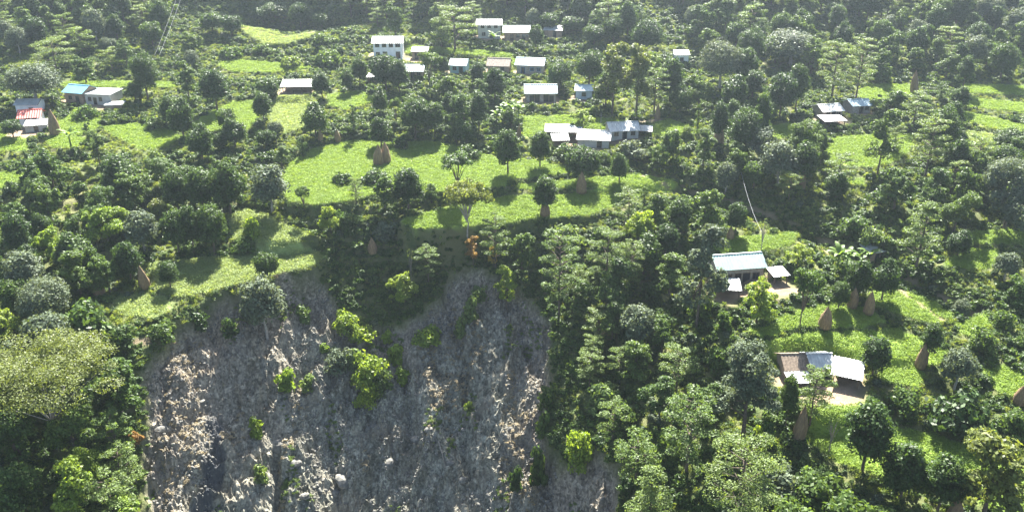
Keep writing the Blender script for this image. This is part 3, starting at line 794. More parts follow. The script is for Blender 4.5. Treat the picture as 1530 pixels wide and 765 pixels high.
def corrugated(name, mat, parent, x0, x1, yz0, yz1, thick=0.05, period=0.55, amp=0.035):
    """roof sheet between x0..x1 from (y,z)=yz0 (eave) to yz1 (ridge)"""
    n = max(8, int((x1 - x0) / period * 4)); xs_ = np.linspace(x0, x1, n + 1)
    dy, dz = yz1[0] - yz0[0], yz1[1] - yz0[1]; L = math.hypot(dy, dz); ny, nz = -dz / L, dy / L
    if nz < 0: ny, nz = -ny, -nz
    off = amp * np.sin(2 * math.pi * (xs_ - x0) / period)
    V = []
    for t in (0.0, 1.0):
        for s in (0.0, -thick):
            for x, o in zip(xs_, off):
                V.append((x, yz0[0] + dy * t + ny * (o + s), yz0[1] + dz * t + nz * (o + s)))
    k = n + 1; F = []
    for i in range(n):
        F.append((i, i + 1, 2 * k + i + 1, 2 * k + i)); F.append((k + i, 3 * k + i, 3 * k + i + 1, k + i + 1))
        F.append((i, k + i, k + i + 1, i + 1)); F.append((2 * k + i, 2 * k + i + 1, 3 * k + i + 1, 3 * k + i))
    F += [(0, 2 * k, 3 * k, k), (n, k + n, 3 * k + n, 2 * k + n)]
    return MB().add(V, F).build(name, mat, parent)

def opening(parent, kind, x, z, w, h, yf, frame=FRAME, pane=PANE):
    """a window or door standing 3 cm proud of the wall face at y = yf (the outside is -y)"""
    t = 0.09
    m = MB()
    m.box(x - w/2 - t, x - w/2, yf - 0.07, yf + 0.02, z, z + h); m.box(x + w/2, x + w/2 + t, yf - 0.07, yf + 0.02, z, z + h)
    m.box(x - w/2 - t, x + w/2 + t, yf - 0.075, yf + 0.02, z + h, z + h + t)
    if kind == 'window':
        m.box(x - w/2 - t - .05, x + w/2 + t + .05, yf - 0.13, yf + 0.02, z - t, z)
        m.box(x - 0.03, x + 0.03, yf - 0.055, yf - 0.02, z, z + h)
    root = m.build(kind, frame, parent)
    leaf = MB().box(x - w/2, x + w/2, yf - 0.03, yf - 0.004, z + 0.002, z + h - 0.002).build('pane' if kind == 'window' else 'door_leaf', pane, root)
    return root

def house(name, label, short, px, py, wpx, depth, wall_h, rot=0, roof='gable', roof_mat=R_WHITE, wall_mat=W_STONE, opens=(), pitch=0.45, over=0.45, cat='house',
          open_front=False, trim=None, dz=0.0, storeys=1, sink=0.4):
    p = at(px, py); depth_c = (p - CAM) @ FW
    L = wpx * depth_c / F_PX * 0.92
    root = link(name, None); root.empty_display_size = 0.5
    a = math.radians(rot)
    # px,py marks the foot of the front wall; the house stands behind it
    root.location = (p[0] - math.sin(a) * depth / 2, p[1] + math.cos(a) * depth / 2, p[2] + dz)
    root.rotation_euler = (0, 0, a)
    root.scale = (1, 1, 0.86)
    tag(root, label, cat); LANDMARKS.append((short, px, py - 12))
    hx, hy, H = L / 2, depth / 2, wall_h * storeys
    rise = pitch * hy
    t = 0.28
    if not open_front:
        w = MB()
        if roof == 'gable':
            V = [(-hx,-hy,-sink),(hx,-hy,-sink),(hx,hy,-sink),(-hx,hy,-sink),(-hx,-hy,H),(hx,-hy,H),(hx,hy,H),(-hx,hy,H),(-hx,0,H+rise),(hx,0,H+rise)]
            w.add(V, [(0,1,5,4),(1,2,6,9,5),(2,3,7,6),(3,0,4,8,7),(0,3,2,1),(4,5,9,8),(6,7,8,9)])
        else:
            r2 = pitch * 2 * hy if roof == 'mono' else 0
            V = [(-hx,-hy,-sink),(hx,-hy,-sink),(hx,hy,-sink),(-hx,hy,-sink),(-hx,-hy,H),(hx,-hy,H),(hx,hy,H+r2),(-hx,hy,H+r2)]
            w.add(V, [(0,1,5,4),(1,2,6,5),(2,3,7,6),(3,0,4,7),(0,3,2,1),(4,5,6,7)])
        w.build('wall', wall_mat, root)
    else:
        # open shelter: posts, back wall, two end walls half height
        MB().box(-hx, hx, hy - 0.2, hy, -sink, H + (pitch * 2 * hy if roof == 'mono' else 0) - 0.12).build('wall', wall_mat, root)
        npost = max(2, int(L / 2.4) + 1)
        for i in range(npost):
            x = -hx + 0.1 + (L - 0.2) * i / (npost - 1)
            MB().box(x - 0.08, x + 0.08, -hy, -hy + 0.16, -sink, H - 0.05).build('post', WOOD, root)
    if roof == 'gable':
        s = rise / hy
        for sg in (-1, 1):
            corrugated('roof_panel', roof_mat, root, -hx - over, hx + over, (sg * (hy + over), H + 0.06 - s * over), (sg * 0.02, H + rise + 0.06))
        MB().box(-hx - over - .02, hx + over + .02, -0.16, 0.16, H + rise + 0.07, H + rise + 0.13).build('ridge_cap', roof_mat, root)
        for sg in (-1, 1):
            xb = sg * (hx + over)
            MB().add([(xb - .02, -(hy + over), H - s * over - .06), (xb + .02, -(hy + over), H - s * over - .06), (xb + .02, 0, H + rise - .06), (xb - .02, 0, H + rise - .06),
                      (xb - .02, -(hy + over), H - s * over + .1), (xb + .02, -(hy + over), H - s * over + .1), (xb + .02, 0, H + rise + .1), (xb - .02, 0, H + rise + .1)],
                     [(0,3,2,1),(4,5,6,7),(0,1,5,4),(1,2,6,5),(2,3,7,6),(3,0,4,7)]).build('barge_board', trim or WOOD, root)
    elif roof == 'mono':
        s = pitch
        corrugated('roof_panel', roof_mat, root, -hx - over, hx + over, (-hy - over, H + 0.06 - s * over), (hy + over, H + 2 * hy * s + 0.06 + s * over))
    else:
        MB().box(-hx - over, hx + over, -hy - over, hy + over, H + 0.002, H + 0.20).build('roof_slab', roof_mat, root)
    for (fx, kind, z, w_, h_) in opens:
        opening(root, kind, fx * L, z, w_, h_, -hy, frame=trim or FRAME)
    return root, L
Wn = lambda fx, z=1.0, w=0.9, h=1.0: (fx, 'window', z, w, h)
Dr = lambda fx, w=0.95, h=1.95, z=0.05: (fx, 'door', z, w, h)

house('farmhouse', 'grey stone farmhouse with a pale teal tin roof beside the leafy slope', 'the pale teal roofed farmhouse', 1105, 425, 77, 5.4, 4.0, 9, 'gable', R_TEAL, W_STONE,
      [Wn(-0.27, 1.1, 1.2, 1.4), Dr(-0.06, 1.1, 2.5), Dr(0.13, 1.3, 2.5), Wn(0.34, 1.1, 1.2, 1.4)], 0.58, 0.5)
house('open_shed', 'open-fronted shed with a white tin roof below the teal-roofed farmhouse', 'the open shed under the farmhouse', 1086, 446, 38, 3.2, 2.1, -6, 'mono', R_WHITE, W_MUD, [], 0.14, 0.35, 'shed', True)
house('lean_to_shelter', 'small lean-to shelter with a pale tin sheet right of the farmhouse', 'the lean-to right of the farmhouse', 1166, 424, 24, 2.4, 1.9, 14, 'mono', R_WHITE, W_MUD, [], 0.18, 0.3, 'shelter', True)
house('thatched_barn', 'brown thatched barn left of the tin roofs on the lower right', 'the brown thatched barn', 1190, 566, 38, 4.6, 2.2, 2, 'gable', R_THATCH, W_MUD, [Dr(0.1)], 0.65, 0.4, 'barn')
house('cottage', 'cottage with a shiny tin roof between thatched barn and lean-to shelter', 'the tin-roofed cottage on the lower right', 1227, 566, 36, 4.4, 2.5, 3, 'gable', R_WHITE, W_GREY, [Dr(0.28, 0.9, 1.9), Wn(-0.2)], 0.55, 0.35)
house('cattle_shelter', 'open cattle shelter with a slanting patched tin roof and dark interior', 'the slanting cattle shelter', 1262, 578, 40, 3.6, 2.3, -24, 'mono', R_WHITE, W_MUD, [], 0.22, 0.4, 'shelter', True)
house('low_shed', 'low shed with a small white sheet roof in front of the cottage', 'the low shed before the cottage', 1196, 583, 34, 2.2, 1.7, 4, 'mono', R_WHITE, W_MUD, [], 0.12, 0.3, 'shed', True)
house('two_storey_house', 'white two-storey house with a row of four upper windows', 'the white two-storey house', 580, 88, 46, 5.6, 2.6, 1, 'gable', R_WHITE, W_WHITE,
      [Wn(-0.36, 3.7, 1.0, 1.3), Wn(-0.12, 3.7, 1.0, 1.3), Wn(0.12, 3.7, 1.0, 1.3), Wn(0.36, 3.7, 1.2, 1.4), Dr(0.36, 1.1, 2.1), Dr(-0.1, 1.1, 2.1), Wn(-0.35, 1.0)], 0.42, 0.5, storeys=2)
house('veranda_annex', 'low annex with a flat cream roof right of the two-storey house', 'the cream-roofed annex', 627, 89, 24, 4.0, 2.6, 0, 'mono', R_WHITE, W_MUD, [Dr(-0.2), Wn(0.2)], 0.10, 0.3, 'annex')
house('tin_roof_house', 'low house with a pale blue-grey roof below the two-storey house', 'the pale low house below the white one', 617, 118, 32, 5.0, 2.5, 0, 'gable', R_LBLUE, W_MUD, [Wn(-0.3), Dr(0.0), Wn(0.3)], 0.45, 0.4)
house('small_hut', 'tiny hut with a white roof in the shade of the dark trees', 'the tiny white-roofed hut', 581, 118, 16, 2.6, 2.0, 8, 'mono', R_WHITE, W_MUD, [Dr(0.0, .8, 1.7)], 0.15, 0.25, 'hut')
house('small_hut', 'tiny hut with a grey roof at the foot of the small white-roofed hut', 'the tiny grey-roofed hut', 556, 124, 15, 2.2, 1.8, -6, 'mono', R_GREY, W_MUD, [Dr(0.0, .8, 1.6)], 0.15, 0.25, 'hut')
house('teal_house', 'small teal-walled house with a pale roof and a gable window', 'the teal-walled house', 684, 110, 26, 4.6, 2.7, -10, 'gable', R_LBLUE, W_TEAL, [Wn(-0.2), Dr(0.2)], 0.5, 0.4)
house('slate_roof_house', 'old house with a brown slate roof left of the blue-gabled house', 'the brown slate roofed house', 744, 110, 34, 5.2, 2.5, -8, 'gable', R_SLATE, W_MUD, [Wn(-0.2), Dr(0.2)], 0.6, 0.4)
house('blue_gable_house', 'tan house with a light blue roof and a blue painted gable', 'the blue-gabled house', 791, 111, 42, 5.0, 3.0, -10, 'gable', R_LBLUE, W_STONE, [Dr(-0.25), Wn(0.1), Wn(0.36)], 0.55, 0.5, trim=BLUE_TRIM)
house('long_stone_house', 'long stone house with a pale roof and two pairs of dark openings', 'the long stone house', 808, 153, 48, 5.4, 2.9, 1, 'gable', R_LBLUE, W_STONE,
      [Dr(-0.30, 1.0, 1.9), Dr(-0.12, 1.1, 2.1), Dr(0.18, 1.2, 2.1), Dr(0.36, 1.1, 1.9)], 0.55, 0.5)
house('blue_grey_house', 'small blue-grey walled house right of the long stone house', 'the small blue-grey house', 872, 149, 26, 4.4, 2.7, -6, 'gable', R_LBLUE, W_BLUEGREY, [Wn(0.0)], 0.45, 0.35)
house('columned_house', 'two-storey house with a dull grey roof and pale columns', 'the grey-roofed two-storey house', 731, 58, 36, 5.0, 2.4, 0, 'gable', R_GREY, W_GREY, [Wn(-0.3, 3.5), Wn(0.0, 3.5), Wn(0.3, 3.5), Dr(0.1), Wn(-0.25)], 0.4, 0.6, storeys=2)
house('long_farmhouse', 'long mud-walled farmhouse with a light blue roof near the far wood', 'the light blue roofed farmhouse', 772, 61, 40, 5.4, 2.9, 0, 'gable', R_LBLUE, W_MUD, [Dr(-0.2), Wn(0.05), Dr(0.28), Wn(0.42, 1, .7)], 0.5, 0.5)
house('white_roof_annex', 'low annex with a white roof at the end of the blue-roofed farmhouse', 'the far white-roofed annex', 826, 56, 28, 4.2, 2.3, -6, 'mono', R_WHITE, W_MUD, [Dr(0.1)], 0.15, 0.3, 'annex')
house('long_shed', 'long low shed with a white roof and open dark front', 'the long white-roofed shed', 444, 140, 46, 3.4, 2.2, 2, 'mono', R_WHITE, W_MUD, [], 0.22, 0.5, 'shed', True)
house('white_gable_house', 'house with a bright white gabled roof beside the flat white roofs', 'the white gabled house', 933, 208, 46, 5.2, 2.5, 8, 'gable', R_WHITE, W_GREY, [Wn(-0.3), Dr(0.0), Wn(0.3)], 0.5, 0.5)
house('side_lean_to', 'white sheet lean-to at the right end of the white gabled house', 'the lean-to by the white gabled house', 963, 205, 20, 3.0, 1.7, -8, 'mono', R_WHITE, W_MUD, [], 0.12, 0.3, 'lean-to', True)
house('flat_roof_shed', 'long shed with a flat white roof behind two round trees', 'the long flat white shed', 842, 210, 56, 4.2, 2.4, -3, 'mono', R_WHITE, W_MUD, [], 0.10, 0.4, 'shed', True)
house('flat_roof_shed', 'wide white sheet roof left of the white gabled house', 'the wide white sheet roof', 886, 221, 50, 5.0, 2.2, -8, 'mono', R_WHITE, W_GREY, [Dr(0.2)], 0.14, 0.4, 'shed')
house('flat_roof_shed', 'small white sheet roof in front of the long flat white shed', 'the small white sheet roof', 838, 220, 24, 3.4, 1.9, 4, 'mono', R_WHITE, W_MUD, [], 0.12, 0.3, 'shed', True)
house('blue_roof_house', 'house with a vivid blue tin roof at the upper left', 'the vivid blue roofed house', 112, 154, 34, 5.2, 3.2, -16, 'gable', R_BLUE, W_MUD, [Wn(-0.2), Dr(0.2)], 0.5, 0.5)
house('concrete_house', 'flat-roofed concrete house with small dark windows beside the blue roof', 'the flat-roofed concrete house', 148, 157, 44, 5.6, 3.0, -7, 'flat', R_WHITE, W_GREY, [Wn(-0.32, 1.1, .7, 1.1), Dr(-0.12, .8, 2.0), Wn(0.1, 1.1, .7, 1.1)], 0, 0.35)
house('porch_roof', 'low pale slab porch right of the flat-roofed concrete house', 'the pale slab porch', 170, 163, 26, 3.2, 1.0, 8, 'flat', R_WHITE, W_MUD, [], 0, 0.2, 'porch')
house('red_roof_house', 'small house with a red tin roof at the left edge', 'the red-roofed house', 46, 188, 30, 4.6, 2.5, 14, 'gable', R_RED, W_WHITE, [Dr(-0.1), Wn(0.25)], 0.55, 0.5)
house('white_roof_house', 'house with a pale blue-white roof behind the red-roofed house', 'the pale roof behind the red one', 42, 172, 34, 4.4, 3.0, 4, 'gable', R_WHITE, W_WHITE, [Wn(0.2)], 0.4, 0.4)
house('yard_shed', 'white sheet roof stepping down in front of the red-roofed house', 'the stepped white sheet roof', 55, 197, 32, 3.4, 1.8, 16, 'mono', R_WHITE, W_GREY, [Dr(0.0, .8, 1.5)], 0.12, 0.3, 'shed')
house('tin_house', 'tin-roofed house in the trees above the square bright field', 'the tin-roofed house above the square field', 1243, 178, 34, 4.8, 2.4, 12, 'gable', R_WHITE, W_STONE, [Wn(-0.25), Dr(0.05), Wn(0.3)], 0.45, 0.5)
house('tin_house', 'smaller tin-roofed house right of its neighbour above the square field', 'the smaller tin-roofed house', 1286, 170, 32, 4.6, 2.4, 10, 'gable', R_LBLUE, W_STONE, [Dr(0.0), Wn(0.3)], 0.45, 0.4)
house('yard_shed', 'flat pale shed roof just below the tin-roofed houses', 'the flat pale shed roof', 1247, 190, 34, 3.6, 1.7, 8, 'mono', R_WHITE, W_MUD, [], 0.08, 0.3, 'shed', True)
house('hidden_house', 'pale roof peeping out between trees below the far wood', 'the pale roof among the trees', 1018, 96, 22, 4.2, 3.0, 0, 'gable', R_WHITE, W_WHITE, [Wn(0.0)], 0.4, 0.3)
house('tin_hut', 'tin-roofed hut beside the banana plants on the right', 'the tin hut by the banana plants', 1309, 390, 26, 2.8, 2.1, 20, 'mono', R_GREY, W_MUD, [Dr(0.0, .8, 1.7)], 0.2, 0.3, 'hut')

# ------------------------------------------------------------------ straw stacks built round poles
def haystack_mesh(seed):
    rng = np.random.default_rng(seed); n, m = 22, 15
    V = []
    prof = [(0, .80), (.04, .92), (.12, 1.0), (.22, 1.02), (.34, .98), (.46, .90), (.56, .80), (.66, .66), (.75, .52), (.83, .38), (.89, .27), (.94, .17), (.97, .10), (.99, .06), (1.0, .02)]
    ang0 = rng.uniform(0, 6)
    for z, r in prof:
        for k in range(n):
            t = 2 * math.pi * k / n
            rr = r * (1 + 0.07 * math.sin(3 * t + ang0 + 4 * z) + 0.05 * rng.normal())
            V.append((rr * math.cos(t), rr * math.sin(t), z + 0.008 * rng.normal()))
    F = [(i * n + k, i * n + (k + 1) % n, (i + 1) * n + (k + 1) % n, (i + 1) * n + k) for i in range(len(prof) - 1) for k in range(n)]
    V = np.array(V); F = np.array(F)
    # loose straw ends sticking out
    P = []; Nn = []
    for _ in range(420):
        t = rng.uniform(0, 2 * math.pi); z = rng.uniform(0.0, 0.97)
        r = np.interp(z, [p[0] for p in prof], [p[1] for p in prof]) * 1.0
        P.append((r * math.cos(t), r * math.sin(t), z)); Nn.append((math.cos(t) * 0.7, math.sin(t) * 0.7, 0.3))
    v2, f2 = leaf_quads(np.array(P), np.array(Nn) + rng.normal(size=(420, 3)) * 0.35, 0.16, 0.28, rng)
    v2 = v2.reshape(-1, 4, 3); c = v2.mean(1, keepdims=True); d = v2 - c; d[..., 2] *= 0.35; v2 = (c + d).reshape(-1, 3)
    return np_mesh('straw_body', np.concatenate([V, v2]), np.concatenate([F, f2 + len(V)]), STRAW, smooth=False)
STACKS = [haystack_mesh(s) for s in (1, 2, 3)]
pv, pf = tube([(0, 0, 0.9), (0.01, 0, 1.08)], [0.05, 0.035], 6)
POLE_ME = np_mesh('pole', np.array(pv), np.array(pf), WOOD)
HAY = [
 (83,166,201,15,'tall pointed straw stack beside the red-roofed house'), (566,218,246,15,'left of the twin straw stacks in the big bright field'), (577,214,243,15,'right of the twin straw stacks in the big bright field'),
 (217,396,430,15,'straw stack at the left end of the pale field'), (149,418,442,17,'slumped straw stack among trees at far left'), (557,354,379,14,'straw stack in the shade above the landslide'),
 (684,272,290,14,'straw stack under the forked tree at the field edge'), (814,300,322,15,'straw stack round a tree on the long strip field'), (869,258,288,15,'tall straw stack under a round tree beside the hedge'),
 (1073,184,216,15,'straw stack wrapped round a tall trunk right of centre'), (1365,108,139,11,'lone tall straw stack in front of the far wood'), (982,157,178,8,'thin straw stack near the bend of the path'),
 (1198,250,282,9,'narrow straw stack in the right-hand trees'), (775,188,207,7,'small straw stack by the banana plants'), (505,194,211,9,'small dark straw stack above the big field'),
 (1232,457,489,19,'lone straw stack on the curved field edge'), (1273,428,459,15,'left one of two straw stacks under paired round trees'), (1297,433,469,15,'right one of two straw stacks under paired round trees'),
 (1375,511,549,17,'straw stack under a small round tree by the dark bank'), (1192,600,656,19,'tall straw stack left of the lower right field'), (1524,573,602,20,'straw stack cut by the right edge'),
 (1425,735,775,21,'straw stack at the bottom right under trees'), (1091,338,357,11,'small straw stack in the dark hedge above the farmhouse'), (480,193,212,8,'little straw stack left of the small dark one')]
for i, (px, yt, yb, w, lab) in enumerate(HAY):
    p = at(px, yb); dep = (p - CAM) @ FW
    r = w * dep / F_PX / 2
    h = (yb - yt) * dep / F_PX / math.cos(PITCH) * 1.0
    root = link('straw_stack', None); root.location = (p[0], p[1], p[2] - 0.1); root.scale = (r, r, h)
    root.rotation_euler = (RNG.normal() * 0.03, RNG.normal() * 0.03, RNG.uniform(0, 6))
    link('straw_body', STACKS[i % 3], root); link('pole', POLE_ME, root)
    tag(root, lab, 'haystack', 'straw stacks on the terraces'); PLANT_XY.append((p[0], p[1], r))

# ------------------------------------------------------------------ banana plants
def banana_meshes(seed):
    rng = np.random.default_rng(seed)
    stem = MB().tube([(0, 0, -0.3), (0.05, 0, 1.2), (0.03, 0.02, 2.2)], [0.16, 0.13, 0.08], 8)
    leaves = []
    for k in range(9):
        a = k * 2.4 + rng.uniform(-.3, .3); el = rng.uniform(0.5, 1.25); L = rng.uniform(1.7, 2.5); wd = rng.uniform(0.26, 0.36)
        V = []; F = []
        n = 7; pos = np.array([0, 0, 2.1]); ang = el
        for i in range(n + 1):
            t = i / n; w_ = wd * math.sin(math.pi * min(1, 0.12 + 0.88 * t)) ** 0.7 + 0.02
            dirv = np.array([math.cos(a) * math.cos(ang), math.sin(a) * math.cos(ang), math.sin(ang)])
            side = np.array([-math.sin(a), math.cos(a), 0]); nrm = np.cross(dirv, side)
            for s, lift in ((-1, 0.10), (0, 0), (1, 0.10)):
                V.append(pos + side * s * w_ + (-nrm if nrm[2] < 0 else nrm) * lift * w_ * 2)
            pos = pos + dirv * L / n; ang -= 0.16 + 0.14 * t
        for i in range(n):
            for j in (0, 1):
                F.append((i * 3 + j, i * 3 + j + 1, i * 3 + 4 + j, i * 3 + 3 + j))
        leaves.append(np_mesh('leaf', np.array(V), np.array(F), LEAF['banana'], smooth=True))
    o = stem.build('stem', W_TEAL); me = o.data; bpy.data.objects.remove(o)
    me.materials.clear(); me.materials.append(LEAF['mid'])
    return me, leaves
BAN = [banana_meshes(s) for s in (5, 9)]
BANANAS = [(742,186,'above the round trees, leftmost of its clump'), (752,184,'second from left in the clump below the long stone house'), (763,181,'third from left in the clump below the long stone house'), (775,179,'rightmost of the clump below the long stone house'),
           (1250,404,'leftmost of the clump above the paired round trees'), (1264,402,'second from left of the clump above the paired round trees'), (1280,400,'in the middle of the clump above the paired round trees'), (1296,402,'beside the tin hut, above the paired round trees'),
           (107,222,'alone on the little plot below the red-roofed house'), (704,66,'left one below the grey-roofed two-storey house'), (738,70,'below the light blue roofed farmhouse')]
for i, (px, py, where) in enumerate(BANANAS):
    p = at(px, py); stem, leaves = BAN[i % 2]
    root = link('banana_plant', None); root.location = p; s = RNG.uniform(1.05, 1.4); root.scale = (s, s, s); root.rotation_euler = (0, 0, RNG.uniform(0, 6))
    link('stem', stem, root)
    for lf in leaves: link('leaf', lf, root)
    tag(root, 'banana plant ' + where, 'banana plant', 'banana plants'); PLANT_XY.append((p[0], p[1], 1.0))

# ------------------------------------------------------------------ landslide: boulders, fallen trunks
def boulder_mesh(seed, mat, k=1.0):
    import bmesh
    rng = np.random.default_rng(seed)
    bm = bmesh.new(); bmesh.ops.create_icosphere(bm, subdivisions=2, radius=1.0)
    D = rng.normal(size=(9, 3)); D /= np.linalg.norm(D, axis=1)[:, None]; T = rng.uniform(0.62, 0.9, 9)
    for v in bm.verts:
        c = np.array(v.co)
        for d, t in zip(D, T):
            q = c @ d
            if q > t: c = c - d * (q - t) * 0.92
        v.co = c * np.array([1.15, 0.9, 0.75])
    me = bpy.data.meshes.new('boulder'); bm.to_mesh(me); bm.free(); me.materials.append(mat); return me
BOULD = [boulder_mesh(s, ROCK) for s in range(4)]
BOULDERS = [(513,716,30,'large pale boulder low on the landslide'), (418,664,32,'rounded outcrop rock on the left half of the landslide'), (440,690,20,'smaller rock under the rounded outcrop rock'), (622,655,18,'pale rock on the middle of the landslide'),
            (580,690,20,'broken rock left of the middle gully'), (640,640,14,'narrow pale rock above the middle of the landslide'), (240,640,20,'rock on the left flank by the orange sapling'), (300,600,16,'rock at the top of the wet black streak'),
            (500,735,18,'angular rock below the large pale boulder'), (690,715,16,'rock beside the fallen trunk'), (672,690,14,'small rock above the fallen trunk'), (455,740,16,'small dark rock at the bottom of the landslide'), (760,640,14,'dark rock on the right half of the landslide')]
for i, (px, py, w, lab) in enumerate(BOULDERS):
    p = at(px, py); r = w * ((p - CAM) @ FW) / F_PX / 2
    o = link('boulder', BOULD[i % 4]); o.location = (p[0], p[1], p[2] - 0.25 * r); o.scale = (r, r, r * RNG.uniform(.8, 1.1)); o.rotation_euler = RNG.uniform(-.5, .5, 3)
    tag(o, lab, 'boulder', 'boulders on the landslide')
for (a, b, r, lab) in [((727,733),(738,768),.16,'thin fallen trunk lying down the bottom of the landslide'), ((655,660),(665,700),.13,'bleached fallen trunk beside the middle gully of the landslide'),
                       ((690,440),(712,408),.10,'fallen branch at the head of the landslide'), ((806,590),(800,560),.09,'broken stick on the dark right side of the landslide')]:
    p, q = at(*a), at(*b); mid = (p + q) / 2 + np.array([0.1, 0, 0.15])
    o = MB().tube([p + (0, 0, .12), mid + (0, 0, .1), q + (0, 0, .15)], [r, r * .8, r * .4], 7).build('fallen_trunk', DEADWOOD, smooth=True)
    tag(o, lab, 'log', 'fallen wood on the landslide')

# ------------------------------------------------------------------ cables and poles
def cable(pa, pb, sag, r, lab):
    pts = [pa + (pb - pa) * t + np.array([0, 0, -sag * 4 * t * (1 - t)]) for t in np.linspace(0, 1, 14)]
    o = MB().tube(pts, [r] * 14, 5).build('power_cable', CABLE, smooth=True); tag(o, lab, 'cable', 'power cables'); return o
CABLE = simple_mat('cable_aluminium', (0.30, 0.31, 0.31), 0.6, 0.1, 5)
pA = at(233, 95) + np.array([0, 0, 2.2]); 
for dx, lab in ((0.0, 'left wire of the pair rising to the top edge'), (1.3, 'right wire of the pair rising to the top edge')):
    q = at(288, 2); cable(pA + np.array([dx, 0, 0]), np.array([q[0] + dx, q[1] + 30, q[2] + 30]), 2.0, 0.025, lab)
pB = at(1137, 372) + np.array([0, 0, 3.0]); pC = at(1103, 268) + np.array([0, 0, 3.0])
cable(pB, pC, 1.2, 0.025, 'single pale wire over the grassy path on the right')
for px, py, h, lab in [(897,200,5.0,'thin bare pole in front of the white gabled house'), (940,178,3.5,'short stake near the bend of the path'), (947,178,3.5,'stake right of the short stake by the path')]:
    p = at(px, py); o = MB().tube([p - (0, 0, .4), p + (0.03, 0, h * .5), p + (0, 0, h)], [.07, .06, .045], 6).build('wooden_pole', BARK_PALE, smooth=True); tag(o, lab, 'pole')

# ------------------------------------------------------------------ uncountable cover: crop, grass, undergrowth, rubble, woodland
def scatter_group():
    ng = bpy.data.node_groups.new('scatter', 'GeometryNodeTree')
    ng.interface.new_socket('Geometry', in_out='INPUT', socket_type='NodeSocketGeometry')
    ng.interface.new_socket('Geometry', in_out='OUTPUT', socket_type='NodeSocketGeometry')
    gi = ng.nodes.new('NodeGroupInput'); go = ng.nodes.new('NodeGroupOutput')
    sep = ng.nodes.new('GeometryNodeSeparateGeometry'); sep.domain = 'POINT'
    def attr(nm, t):
        n = ng.nodes.new('GeometryNodeInputNamedAttribute'); n.data_type = t; n.inputs['Name'].default_value = nm
        return [o for o in n.outputs if o.enabled][0]
    iop = ng.nodes.new('GeometryNodeInstanceOnPoints')
    L = ng.links.new
    L(gi.outputs[0], sep.inputs['Geometry']); L(attr('piece', 'BOOLEAN'), sep.inputs['Selection'])
    L(sep.outputs['Inverted'], iop.inputs['Points']); L(sep.outputs['Selection'], iop.inputs['Instance'])
    L(attr('turn', 'FLOAT_VECTOR'), iop.inputs['Rotation']); L(attr('size', 'FLOAT_VECTOR'), iop.inputs['Scale'])
    L(iop.outputs[0], go.inputs[0])
    return ng
SCATTER = scatter_group()
def scatter(name, label, cat, tmplV, tmplF, mats, P, rot, scl, midx=None):
    nT = len(tmplV)
    me = np_mesh(name, np.concatenate([tmplV, P]), tmplF)
    for m in mats: me.materials.append(m)
    if midx is not None: me.polygons.foreach_set('material_index', midx.astype(np.int32))
    at_ = me.attributes.new('piece', 'BOOLEAN', 'POINT'); b = np.zeros(nT + len(P), bool); b[:nT] = True; at_.data.foreach_set('value', b)
    for nm, arr in (('turn', rot), ('size', scl)):
        at_ = me.attributes.new(nm, 'FLOAT_VECTOR', 'POINT')
        at_.data.foreach_set('vector', np.concatenate([np.zeros((nT, 3)), arr]).astype(np.float32).ravel())
    o = link(name, me); md = o.modifiers.new('scatter', 'NODES'); md.node_group = SCATTER
    return tag(o, label, cat, kind='stuff')
def samples(n, y0, y1, ulim=1.25):
    n = int(n * ulim / 0.97)
    y = np.sqrt(RNG.uniform(y0 ** 2, y1 ** 2, n)); x = RNG.uniform(-ulim, ulim, n) * halfw(y)
    # keep what lies within a little more than the frame
    z = ground_z(x, y); q = np.stack([x, y, z], 1) - CAM; dz = q @ FW
    px = W_IMG / 2 + F_PX * q[:, 0] / dz; py = H_IMG / 2 - F_PX * (q @ UP) / dz
    k = (px > -380) & (px < W_IMG + 380) & (py < H_IMG + 160) & (np.abs(x) < 390)
    return x[k], y[k], z[k], px[k], py[k]
def rs(n, lo, hi, flat=1.0):
    s = RNG.uniform(lo, hi, n); return np.stack([s, s, s * flat], 1)
def rz(n, tilt=0.15):
    return np.stack([RNG.normal(size=n) * tilt, RNG.normal(size=n) * tilt, RNG.uniform(0, 6.283, n)], 1)

# crop on the fields
rng = np.random.default_rng(21)
cP = np.stack([rng.normal(size=34) * 0.36, rng.normal(size=34) * 0.36, rng.uniform(0.03, 0.26, 34)], 1)
cN = rng.normal(size=(34, 3)) * 0.5 + (0, 0.25, 1.0); cN /= np.linalg.norm(cN, axis=1)[:, None]
cV, cF = leaf_quads(cP, cN, 0.26, 0.5, rng)
x, y, z, px, py = samples(330000, 85, 290)
m = mask_at(M_FIELD, x, y) > 0.55
t = mask_at(M_TINT, x, y)
for nm, lab, mt, sel in (('crop_leaves', 'low bright green crop growing on the terraced fields', 'crop', m & (t < 0.5)), ('pale_crop_leaves', 'paler grassy crop on the field above the landslide', 'paleleaf', m & (t >= 0.5))):
    n = sel.sum(); P = np.stack([x[sel], y[sel], z[sel]], 1)
    scatter(nm, lab, 'crop', cV, cF, [LEAF[mt]], P, rz(n), rs(n, 0.7, 1.25))
def cover_ok(x, y):
    return (mask_at(M_FIELD, x, y) < 0.1) & (mask_at(M_SCAR, x, y) < 0.25) & (mask_at(M_DIRT, x, y) < 0.35)
def clear_of_pads(x, y, pad=0.9):
    k = np.ones(len(x), bool)
    for p, r in pad_geo: k &= np.hypot(x - p[0], y - p[1]) > r * pad
    return k
